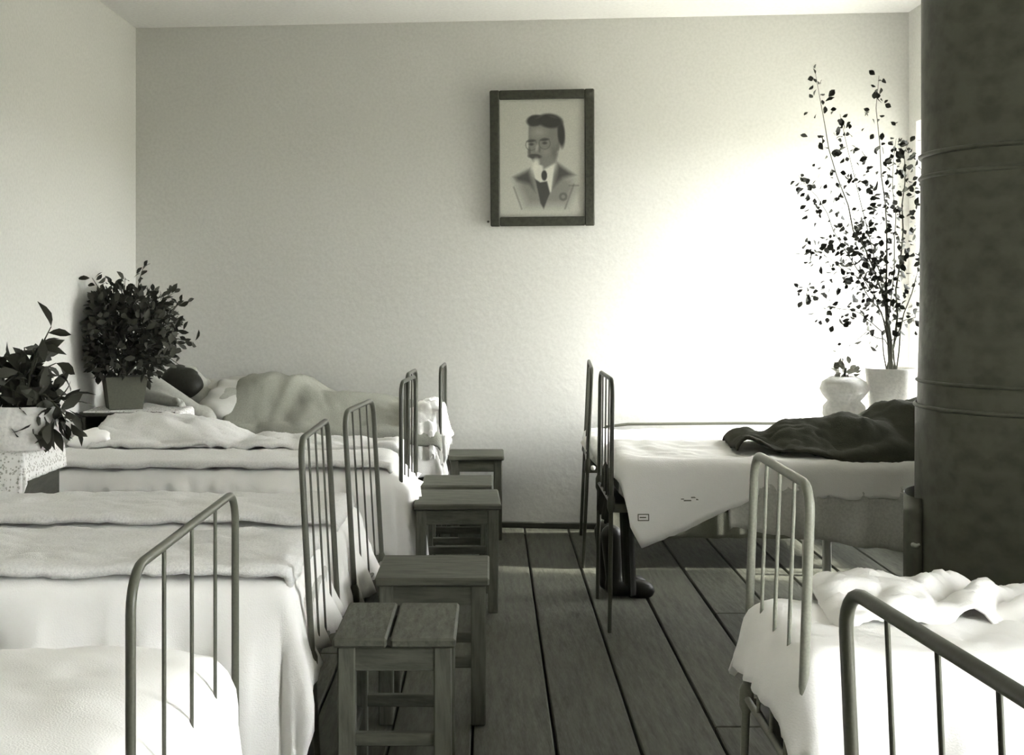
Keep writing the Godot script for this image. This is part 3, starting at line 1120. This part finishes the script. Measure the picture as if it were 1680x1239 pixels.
	bones.append([th, th + pd * 0.028 + across * 0.016 + palm * 0.012, 0.012, 0.0105]); bones.append([th + pd * 0.028 + across * 0.016 + palm * 0.012, th + pd * 0.05 + across * 0.006 + palm * 0.022, 0.0105, 0.0085])
	nets(wr - Vector3.ONE * 0.07, wr + pd * 0.06 + Vector3.ONE * 0.09, 0.005, 0.007)
	put("body", M.skin, t)
	# hair: a cap over crown, back and sides
	begin()
	bones = [[hd - up * 0.0 - fwd * 0.018, hd + up * 0.034 - fwd * 0.012, 0.096, 0.1], [hd - up * 0.05 - fwd * 0.05, hd - up * 0.03 - fwd * 0.03, 0.07, 0.09], [hd + up * 0.05 + fwd * 0.03 + sd * 0.03, hd + up * 0.05 + fwd * 0.03 - sd * 0.03, 0.066, 0.066]]
	nets(hd - Vector3.ONE * 0.2, hd + Vector3.ONE * 0.2, 0.009, 0.02)
	put("hair", M.hair, t, "short dark hair")
	# undershirt over the shoulders and chest
	begin()
	bones = [[chest, chest + Vector3(0.12, -0.02, -0.02), 0.13, 0.122], [sh.lerp(sh2, 0.3), sh.lerp(sh2, 0.95), 0.06, 0.066], [chest + Vector3(-0.07, 0.0, 0.06), chest + Vector3(-0.03, 0.05, -0.09), 0.085, 0.1], [P(352, 646, 6.8), P(396, 668, 6.8), 0.03, 0.034], [P(366, 630, 6.86), P(410, 644, 6.86), 0.03, 0.03], [P(346, 668, 6.74), P(384, 684, 6.74), 0.03, 0.03],
		[sh2, Vector3(-1.36, 0.83, -7.0), 0.058, 0.066], [P(360, 676, 6.72), P(384, 668, 6.78), 0.03, 0.045]]
	nets(Vector3(-1.75, 0.55, -7.2), Vector3(-1.05, 1.02, -6.5), 0.014, 0.04)
	put("undershirt", M.shirt, t, "white undershirt")

# ---------------------------------------------------------------- small things
func build_wrapped_pot():
	rng.seed = 71
	var base := P(1384, 692, 5.7)
	base.y = 0.768
	var t := thing("wrapped_flowerpot", "small flowerpot bunched up in white paper with a short grey sprig", "flowerpot", base)
	begin()
	lathe(base, [Vector2(0, 0), Vector2(0.08, 0.0), Vector2(0.098, 0.03), Vector2(0.096, 0.07), Vector2(0.075, 0.095), Vector2(0.1, 0.125), Vector2(0.112, 0.15), Vector2(0.1, 0.185), Vector2(0.06, 0.21), Vector2(0.05, 0.2), Vector2(0, 0.19)], 30, [1, 9], 0.035)
	put("paper_wrap", M.paper, t)
	begin()
	tube([base + Vector3(0, 0.18, 0), base + Vector3(0.01, 0.25, 0)], 0.006, 6)
	put("stem", M.stem, t)
	var lm := leaf_mesh(0.04, 0.026, 0.3)
	org = base
	for k in 34:
		var s := rand_dir() * pow(rng.randf(), 0.5)
		var p := Vector3(0.015 + s.x * 0.05, 0.235 + s.y * 0.035, s.z * 0.05)
		put_mesh("leaf", lm, M.blanket_grey, t, Transform3D(leaf_basis((s + rand_dir() * 0.5).normalized()), p))
func build_boots():
	for k in 2:
		var heel := Vector3(0.535 + 0.02 * k, 0.0, -5.62 + 0.11 * k)
		var toe := heel + Vector3(0.155, 0, 0.015)
		org = heel
		begin()
		bones = [[heel + Vector3(0, 0.035, 0), toe + Vector3(-0.02, 0.032, 0), 0.034, 0.037], [toe + Vector3(-0.04, 0.03, 0), toe + Vector3(0.0, 0.026, 0), 0.036, 0.026], [heel + Vector3(0.005, 0.05, 0), heel + Vector3(-0.008, 0.27, 0), 0.036, 0.05]]
		nets(heel - Vector3(0.08, 0.02, 0.08), heel + Vector3(0.24, 0.34, 0.08), 0.011, 0.03)
		solo("boot", M.boot, "worn black boot standing under the bed with the dark blanket", "boot", "pair of black boots on the floor")
func build_hanging_clothes():
	org = Vector3(0.52, 0.7, -5.16)
	begin()
	drape(Rect2(0.5, -5.36, 0.05, 0.4), 0.63, {"lo": 0.2, "hi": 0.5, "nu": 40, "nv": 30, "rad": 0.02, "fold": 0.012, "freq": 40.0, "thick": 0.008, "flare": 0.04, "seed": 3.0})
	solo("hanging_trousers", M.cloth_black, "black clothes hung over the foot of the bed with the dark blanket", "clothes")
	# towel thrown over the foot of the sleeper's bed
	org = Vector3(-0.36, 0.7, -6.8)
	begin()
	drape(Rect2(-0.45, -7.02, 0.19, 0.36), 0.75, {"lo": 0.12, "hi": 0.16, "far": 0.05, "near": 0.24, "nu": 56, "nv": 56, "rad": 0.06, "fold": 0.02, "freq": 30.0, "thick": 0.006, "flare": 0.1, "rumple": 0.05, "seed": 8.0})
	solo("towel", M.sheet, "rumpled white towel thrown over the foot of the sleeper's bed", "towel")

func _ready():
	# ---- camera: level, along the boards, the lens shifted so that the vanishing point falls at (805, 487) of the frame
	var cam := Camera3D.new()
	cam.name = "camera"
	add_child(cam)
	cam.position = Vector3(0, EYE, 0)
	cam.near = 0.1
	cam.far = 60.0
	cam.set_frustum(0.1 * 1239.0 / F, Vector2((840.0 - VX) / F, -(619.5 - VY) / F) * 0.1, 0.1, 60.0)
	cam.current = true
	# ---- overcast sky outside the windows
	var env := Environment.new()
	var sm := ProceduralSkyMaterial.new()
	sm.sky_top_color = Color(0.95, 0.96, 0.965)
	sm.sky_horizon_color = Color(0.99, 1, 0.995)
	sm.ground_horizon_color = Color(0.62, 0.62, 0.58)
	sm.ground_bottom_color = Color(0.5, 0.5, 0.46)
	sm.sky_energy_multiplier = 1.0
	var sky := Sky.new()
	sky.sky_material = sm
	env.background_mode = Environment.BG_SKY
	env.sky = sky
	env.background_energy_multiplier = 9.0
	env.tonemap_mode = Environment.TONE_MAPPER_LINEAR
	env.tonemap_exposure = 6.2
	env.sdfgi_enabled = true
	env.ssao_enabled = true
	env.ssil_enabled = true
	var we := WorldEnvironment.new()
	we.name = "world"
	we.environment = env
	add_child(we)
	# ---- hazy sun through the window wall
	var sun := DirectionalLight3D.new()
	sun.name = "sun"
	sun.light_color = Color(1.0, 0.99, 0.96)
	sun.light_energy = 1.2
	sun.light_angular_distance = 5.0
	sun.shadow_enabled = true
	sun.sky_mode = DirectionalLight3D.SKY_MODE_LIGHT_ONLY
	add_child(sun)
	sun.look_at_from_position(Vector3(6, 6, -4), Vector3(6, 6, -4) + Vector3(-1.0, -0.86, -0.13), Vector3.UP)
	nz.noise_type = FastNoiseLite.TYPE_SIMPLEX_SMOOTH
	nz.frequency = 0.1
	nz.seed = 12
	make_materials()
	build_room()
	build_beds()
	build_stools()
	build_stove()
	build_portrait()
	nightstand(XL + 0.02, -1.62, 6.27, 6.58, 0.756, "nightstand carrying the dense bushy plant next to the sleeper's bed", M.wood_dark)
	nightstand(XL + 0.02, -1.76, 4.56, 5.02, 0.762, "nightstand carrying the white pot with the drooping houseplant", M.wood_dark)
	side_table(1.5, 2.08, 5.52, 5.94, 0.764)
	var lace := lace_material()
	cloth("lace_doily", Rect2(XL + 0.03, -6.58, -1.6 - XL - 0.03, 0.31), 0.758, {"hi": 0.1, "near": 0.0, "rad": 0.012, "nu": 40, "nv": 24, "thick": 0.002, "fold": 0.006, "rumple": 0.001, "seed": 4.0, "warp": func(p: Vector2) -> Vector2: return Vector2(p.x, p.y + 0.09 * smoothstep(-1.78, -1.66, p.x) * smoothstep(-6.5, -6.26, p.y))}, lace, "white lace cloth under the dense bushy plant, corner hanging down", "doily")
	cloth("lace_doily", Rect2(XL + 0.03, -5.0, -1.745 - XL - 0.03, 0.45), 0.764, {"hi": 0.1, "near": 0.15, "rad": 0.012, "nu": 40, "nv": 34, "thick": 0.002, "fold": 0.01, "rumple": 0.001, "seed": 6.0}, lace, "white lace cloth under the white pot with drooping leaves", "doily")
	build_bush()
	build_near_plant()
	build_big_plant()
	build_wrapped_pot()
	build_boots()
	build_hanging_clothes()
	build_sleeper()

func build_stools():
	var h := 0.467
	stool(-0.41, -0.09, 3.15, 3.525, h, true, "wooden stool with its seat split into two boards")
	stool(-0.365, -0.004, 3.82, 4.17, h, false, "wooden stool just behind the stool with the split seat")
	stool(-0.337, 0.04, 5.18, 5.59, h, false, "wooden stool third along the aisle from the split-seat stool", 0.03)
	stool(-0.33, 0.01, 5.73, 6.07, h - 0.004, false, "low wooden stool with a small dark knot, fourth from the split-seat stool")
	stool(-0.237, 0.075, 6.74, 7.05, h + 0.002, false, "dark wooden stool standing against the end wall under the portrait")

func build_beds():
	var lg := "iron beds in the row opposite the stove"
	var rg := "iron beds in the row beside the stove"
	var B := {
		"l1": {"xf": -0.505, "xh": -2.06, "dn": 1.71, "df": 2.41, "h": 0.965, "r": 0.0075},
		"l2": {"xf": -0.455, "xh": -2.06, "dn": 3.25, "df": 3.79, "h": 0.968, "r": 0.0088, "lean": -0.052},
		"l3": {"xf": -0.425, "xh": -2.06, "dn": 4.0, "df": 4.5, "h": 0.97, "twist": 0.045, "r": 0.0088, "lean": -0.055},
		"l4": {"xf": -0.39, "xh": -2.06, "dn": 5.3, "df": 5.74, "h": 0.976, "twist": 0.035, "mat": M.iron_dark},
		"l5": {"xf": -0.4, "xh": -2.06, "dn": 5.82, "df": 6.22, "h": 0.978, "twist": 0.02, "mat": M.iron_dark},
		"l6": {"xf": -0.275, "xh": -2.08, "dn": 6.66, "df": 7.1, "h": 0.962, "twist": 0.012, "mat": M.iron_dark},
		"ra": {"xf": 0.46, "xh": 2.2, "dn": 6.07, "df": 6.9, "h": 0.99, "lean": 0.045, "twist": 0.05, "base": 0.49, "mat": M.iron_dark},
		"rb": {"xf": 0.478, "xh": 2.25, "dn": 4.9, "df": 5.45, "h": 1.015, "lean": 0.012, "base": 0.5, "mat": M.iron_dark},
		"r2": {"xf": 0.612, "lean": 0.034, "xh": 2.2, "dn": 2.46, "df": 2.98, "h": 0.967, "r": 0.0105, "rodw": 1.3, "mat": M.iron_light},
		"r1": {"xf": 0.575, "lean": -0.042, "xh": 2.1, "dn": 0.95, "df": 1.62, "h": 0.965, "r": 0.0095, "twist": -0.063, "rods": 4, "mat": M.iron_dark},
	}
	bed(B.l1, "iron bed with thin rails under a plain white cover", lg)
	bed(B.l2, "iron bed beside the split-seat stool, its light blanket over a long white sheet", lg)
	bed(B.l3, "iron bed next to the one by the split-seat stool, towards the sleeper", lg)
	bed(B.l4, "iron bed just past the nightstand with the drooping houseplant", lg)
	bed(B.l5, "iron bed in front of the nightstand with the dense bushy plant", lg)
	bed(B.l6, "iron bed against the end wall with the sleeper in it", lg)
	bed(B.ra, "iron bed against the bright end wall on the window side", rg)
	var ra_bed: Node3D = get_node("iron_bed_006")
	org = ra_bed.position
	begin()
	tube([Vector3(0.6, 0.5, -6.93), Vector3(0.62, 0.585, -6.93), Vector3(0.66, 0.612, -6.93), Vector3(0.78, 0.625, -6.935), Vector3(1.4, 0.63, -6.94), Vector3(2.15, 0.628, -6.92)], 0.008, 8)
	put("wall_rail", M.iron_dark, ra_bed, "dark rail along the wall side of the bed")
	begin()
	lathe(P(973, 768, 6.03), [Vector2(0, -0.013), Vector2(0.009, -0.01), Vector2(0.013, 0), Vector2(0.009, 0.01), Vector2(0, 0.013)], 12)
	put("knob", M.white_wood, ra_bed, "small white knob")
	#, "dark rail along the wall side of the bed")
	bed(B.rb, "iron bed behind the stove with a dark blanket heaped on it", rg)
	bed(B.r2, "shiny iron bed in front of the stove with crumpled white bedding", rg)
	bed(B.r1, "dark iron bed next to the one with crumpled white bedding, away from the stove", rg)
	var R := {}
	var who := {"l1": "thick mattress under the plain white cover", "l2": "mattress of the bed beside the split-seat stool", "l3": "mattress on the bed second from the split-seat stool", "l4": "mattress of the bed past the drooping houseplant", "l5": "mattress of the bed in front of the bushy plant", "l6": "mattress under the sleeper", "ra": "mattress on the window-side bed against the end wall", "rb": "mattress under the heaped dark blanket", "r2": "mattress under the crumpled white bedding", "r1": "mattress on the dark iron bed with four rods"}
	for k in B:
		R[k] = mattress(B[k], 0.64 if k == "rb" else 0.562, who[k])
	# --- row opposite the stove
	var sg := "white bed sheets"
	var bg := "light blankets on the beds"
	var r: Rect2 = R.l1
	cloth("bed_cover", Rect2(r.position.x, r.position.y - 0.02, -0.498 - r.position.x, r.size.y + 0.03), 0.63, {"hi": 0.32, "near": 0.32, "far": 0.25, "rad": 0.09, "fold": 0.012, "freq": 14.0, "flare": 0.02, "thick": 0.012, "seed": 1.0, "rumple": 0.012, "bump": func(x: float, z: float) -> float: return 0.035 * exp(-pow((x + 0.75) / 0.4, 2.0)) - 0.03 * smoothstep(-0.62, -0.5, x)}, M.sheet, "plain bright white bed cover on the iron bed with thin rails", "bed cover", sg)
	r = R.l2
	cloth("bed_sheet", Rect2(r.position.x, r.position.y, r.size.x - 0.03, r.size.y), 0.588, {"hi": 0.2, "near": 0.45, "far": 0.12, "rad": 0.045, "fold": 0.042, "ramp": 0.3, "freq": 24.0, "flare": 0.05, "seed": 2.3, "rumple": 0.01}, M.sheet, "long white sheet hanging from the bed beside the split-seat stool", "bed sheet", sg)
	cloth("blanket", Rect2(r.position.x, r.position.y, -0.54 - r.position.x, r.size.y), 0.612, {"hi": 0.02, "near": -0.012, "far": 0.06, "rad": 0.035, "fold": 0.0, "thick": 0.024, "seed": 3.1, "rumple": 0.016}, M.blanket, "light woollen blanket on the bed beside the split-seat stool", "blanket", bg)
	r = R.l3
	cloth("bed_sheet", Rect2(r.position.x, r.position.y, r.size.x - 0.02, r.size.y), 0.588, {"hi": 0.22, "near": 0.2, "far": 0.12, "rad": 0.045, "fold": 0.03, "freq": 22.0, "flare": 0.1, "seed": 5.3, "rumple": 0.012}, M.sheet, "white sheet with ragged folds at the foot of the bed second from the split-seat stool", "bed sheet", sg)
	cloth("blanket", Rect2(r.position.x, r.position.y, -0.51 - r.position.x, r.size.y), 0.612, {"hi": 0.02, "near": -0.012, "far": 0.06, "rad": 0.035, "fold": 0.0, "thick": 0.022, "seed": 7.4, "rumple": 0.014}, M.blanket, "light woollen blanket on the bed second from the split-seat stool", "blanket", bg)
	r = R.l4
	cloth("bed_sheet", Rect2(r.position.x, r.position.y, r.size.x + 0.03, r.size.y), 0.588, {"hi": 0.36, "near": 0.33, "far": 0.05, "rad": 0.045, "fold": 0.03, "ramp": 0.06, "freq": 30.0, "flare": 0.13, "seed": 6.3, "rumple": 0.012}, M.sheet, "white sheet with deep folds on the bed past the drooping houseplant", "bed sheet", sg)
	cloth("blanket", Rect2(r.position.x, r.position.y, -0.44 - r.position.x, r.size.y), 0.612, {"hi": 0.02, "near": -0.012, "far": 0.04, "rad": 0.035, "fold": 0.0, "thick": 0.024, "seed": 9.4, "rumple": 0.014}, M.blanket, "light woollen blanket on the bed past the drooping houseplant", "blanket", bg)
	r = R.l5
	cloth("bed_sheet", Rect2(r.position.x, r.position.y, r.size.x + 0.02, r.size.y), 0.588, {"hi": 0.2, "near": 0.12, "far": 0.04, "rad": 0.045, "fold": 0.02, "freq": 24.0, "flare": 0.1, "seed": 8.8, "rumple": 0.012}, M.sheet, "white sheet on the bed in front of the bushy plant", "bed sheet", sg)
	cloth("blanket", Rect2(r.position.x + 0.1, r.position.y, -0.44 - r.position.x - 0.1, r.size.y), 0.612, {"hi": 0.02, "near": -0.012, "far": 0.06, "rad": 0.035, "fold": 0.0, "thick": 0.022, "seed": 1.4, "rumple": 0.028, "bump": func(x: float, z: float) -> float: return 0.1 * smoothstep(-1.15, -1.5, x) * smoothstep(-5.85, -6.05, z) + 0.02 * smoothstep(-0.6, -1.1, x)}, M.blanket, "light blanket humped over a pillow on the bed in front of the bushy plant", "blanket", bg)
	org = Vector3(-1.93, 0.6, -5.98)
	begin()
	pillow_shape(org + Vector3(0, 0.055, 0.0), Vector3(0.1, 0.05, 0.17), Basis(Vector3.BACK, 0.1), 3.0)
	solo("pillow", M.sheet, "small white pillow on the bed in front of the bushy plant", "pillow", "pillows")
	r = R.l6
	cloth("bed_sheet", Rect2(r.position.x, r.position.y, r.size.x + 0.02, r.size.y), 0.588, {"hi": 0.2, "near": 0.2, "far": 0.02, "rad": 0.04, "fold": 0.02, "freq": 24.0, "flare": 0.12, "seed": 4.8, "rumple": 0.012}, M.sheet, "white sheet under the sleeper", "bed sheet", sg)
	org = Vector3(-1.83, 0.6, -6.9)
	begin()
	pillow_shape(org + Vector3(0, 0.075, 0), Vector3(0.19, 0.075, 0.2), Basis(Vector3.BACK, -0.1), 7.0)
	solo("pillow", M.sheet, "white pillow under the sleeper's head", "pillow", "pillows")
	var ridge := Curve.new()
	ridge.min_value = 0.0
	for q in [[0.0, 0.29], [0.2, 0.3], [0.37, 0.262], [0.53, 0.2], [0.7, 0.175], [0.86, 0.15], [1.0, 0.09]]:
		ridge.add_point(Vector2(q[0], q[1]))
	cloth("blanket", Rect2(-1.5, -7.1, 1.23, 0.46), 0.606, {"hi": 0.06, "near": 0.06, "far": 0.0, "nu": 80, "nv": 50, "rad": 0.04, "fold": 0.005, "thick": 0.012, "seed": 2.2, "rumple": 0.012,
		"warp": func(p: Vector2) -> Vector2: return Vector2(p.x + 0.14 * clampf((-6.62 - p.y) / 0.4, 0.0, 1.0) * clampf((-0.9 - p.x) / 0.6, 0.0, 1.0), p.y),
		"bump": func(x: float, z: float) -> float:
			var u := (x + 1.5) / 1.2
			var a := ridge.sample(clampf(u, 0.0, 1.0)) * exp(-pow(absf(z + 6.93) / 0.2, 3.0))
			var s := (x + 1.06) + (z + 6.93) * 0.55
			a += 0.03 * exp(-pow(s / 0.035, 2.0)) * exp(-pow((z + 6.86) / 0.16, 2.0))
			a += 0.018 * sin(x * 14.0 + z * 22.0) * exp(-pow((z + 6.8) / 0.16, 2.0))
			return a}, M.blanket_grey, "grey blanket drawn up over the sleeper", "blanket", bg)
	# --- row beside the stove
	r = R.ra
	cloth("bed_sheet", Rect2(r.position.x + 0.03, r.position.y, r.size.x, r.size.y), 0.6, {"near": 0.22, "far": 0.02, "lo": 0.03, "rad": 0.04, "fold": 0.008, "flare": 0.04, "seed": 2.9, "rumple": 0.012, "thick": 0.006}, M.sheet, "white sheet on the window-side bed against the end wall", "bed sheet", sg)
	cloth("blanket", Rect2(r.position.x + 0.06, r.position.y + 0.3, r.size.x - 0.08, r.size.y - 0.3), 0.59, {"near": 0.42, "rad": 0.04, "fold": 0.008, "flare": 0.01, "seed": 3.7, "rumple": 0.006, "thick": 0.005}, M.shade_cloth, "added dark grey cloth standing in for the shade below the window-side end-wall bed", "blanket", bg)  # added cloth: covers the wall below the bed with a painted-in shade
	r = R.rb
	cloth("blanket", Rect2(r.position.x + 0.41, r.position.y, r.size.x - 0.43, r.size.y), 0.664, {"near": 0.27, "far": 0.05, "rad": 0.05, "fold": 0.01, "freq": 9.0, "flare": 0.03, "seed": 2.5, "rumple": 0.012, "thick": 0.006, "warp": func(p: Vector2) -> Vector2: return Vector2(p.x, p.y + 0.09 * smoothstep(-4.95, -4.7, p.y) * (smoothstep(0.85, 1.7, p.x) - 0.6))}, M.linen, "pale blanket hanging below the heaped dark blanket", "blanket", bg)
	var sheet_o := {"near": 0.13, "far": 0.1, "lo": 0.06, "rad": 0.05, "fold": 0.005, "freq": 15.0, "flare": 0.07, "seed": 6.1, "rumple": 0.012, "thick": 0.004, "nu": 80, "nv": 50,
		"bump": func(x: float, z: float) -> float: return 0.012 + 0.02 * smoothstep(-5.0, -5.35, z),
		"warp": func(p: Vector2) -> Vector2:
			var a := clampf((p.y + 5.05) / 0.3, 0.0, 1.0)
			return Vector2(p.x + 0.16 * a * a, p.y + 0.2 * a * (1.0 - clampf((p.x - 0.45) / 0.45, 0.0, 1.0)))}
	var marked := cloth("bed_sheet", Rect2(r.position.x, r.position.y, r.size.x, r.size.y), 0.68, sheet_o, M.sheet, "white laundry-marked sheet with a corner hanging below the heaped dark blanket", "bed sheet", sg)
	for spot in [[1054, 843, 1.0], [1130, 824, 0.8]]:
		var best := Vector3.ZERO
		var nb := Vector3.BACK
		var near := 1e9
		for i in range(1, last_grid.size() - 1):
			for j in range(1, last_grid[0].size() - 1):
				var p: Vector3 = last_grid[i][j]
				var px := Vector2(VX + p.x / -p.z * F, VY + (EYE - p.y) / -p.z * F)
				var dd := px.distance_to(Vector2(spot[0], spot[1]))
				if dd < near:
					near = dd
					best = p
					nb = (last_grid[i][j + 1] - last_grid[i][j - 1]).cross(last_grid[i + 1][j] - last_grid[i - 1][j]).normalized()
		if nb.z < 0: nb = -nb
		var bs := Basis(Vector3.UP.cross(nb).normalized(), nb.cross(Vector3.UP.cross(nb).normalized()), nb)
		org = marked.position
		begin()
		for q in [[0.0, 0.012, 0.044, 0.004], [0.0, -0.012, 0.044, 0.004], [-0.021, 0.0, 0.004, 0.026], [0.021, 0.0, 0.004, 0.026], [-0.002, 0.0, 0.026, 0.005]] if spot[2] > 0.9 else [[0.0, 0.0, 0.03, 0.005], [0.025, 0.012, 0.02, 0.005], [-0.02, 0.006, 0.012, 0.004], [0.04, 0.004, 0.01, 0.005]]:
			box(best + nb * 0.0052 + bs * Vector3(q[0], q[1], 0), Vector3(q[2], q[3], 0.0012), 0.0, bs)
		put("laundry_mark", M.stamp, marked, "small dark laundry mark")
	var hump := Curve.new()
	hump.max_value = 1.0
	for q in [[0.0, 0.02], [0.07, 0.07], [0.14, 0.05], [0.22, 0.09], [0.34, 0.105], [0.46, 0.13], [0.58, 0.175], [0.7, 0.205], [1.0, 0.18]]:
		hump.add_point(Vector2(q[0], q[1]))
	cloth("dark_blanket", Rect2(1.02, -5.4, 1.16, 0.48), 0.7, {"near": 0.05, "far": 0.05, "lo": 0.02, "rad": 0.05, "fold": 0.01, "freq": 12.0, "thick": 0.012, "nu": 90, "nv": 50, "seed": 7.7, "rumple": 0.02,
		"warp": func(p: Vector2) -> Vector2: return Vector2(p.x, lerpf(-5.2, p.y, lerpf(0.55, 1.12, smoothstep(1.0, 1.7, p.x)))),
		"bump": func(x: float, z: float) -> float:
			var a := hump.sample(clampf((x - 1.0) / 1.2, 0.0, 1.0)) * exp(-pow(absf(z + 5.2) / 0.22, 3.0))
			a += 0.025 * sin(x * 19.0 - z * 16.0 + 2.0 * sin(x * 7.0)) * exp(-pow((z + 5.1) / 0.2, 2.0))
			return a}, M.blanket_dark, "dark blanket heaped up on the bed behind the stove", "blanket")
	r = R.r2
	cloth("bed_sheet", Rect2(r.position.x - 0.03, r.position.y, r.size.x, r.size.y), 0.62, {"lo": 0.12, "near": 0.5, "far": 0.1, "rad": 0.06, "fold": 0.014, "freq": 17.0, "flare": 0.16, "seed": 4.4, "rumple": 0.016, "nu": 80, "nv": 60}, M.sheet, "bright white sheet hanging from the bed in front of the stove", "bed sheet", sg)
	cloth("crumpled_sheet", Rect2(0.77, -3.0, 1.26, 0.3), 0.628, {"lo": 0.02, "near": 0.02, "far": 0.06, "rad": 0.04, "fold": 0.01, "freq": 17.0, "flare": 0.1, "seed": 9.9, "rumple": 0.03, "nu": 120, "nv": 50, "thick": 0.01,
		"bump": func(x: float, z: float) -> float: return 0.03 + 0.022 * sin(x * 8.0 + 1.0) * exp(-pow((z + 2.9) / 0.1, 2.0)) + 0.03 * sin(x * 34.0 + z * 40.0) * exp(-pow((x - 1.12) / 0.1, 2.0))}, M.sheet, "crumpled white top sheet pushed to the stove side of the bed", "bed sheet", sg)
	r = R.r1
	cloth("bed_sheet", Rect2(r.position.x, r.position.y, r.size.x, r.size.y), 0.59, {"lo": 0.05, "near": 0.2, "far": 0.2, "rad": 0.05, "seed": 5.1, "rumple": 0.015}, M.sheet, "white sheet on the dark iron bed with four rods", "bed sheet", sg)
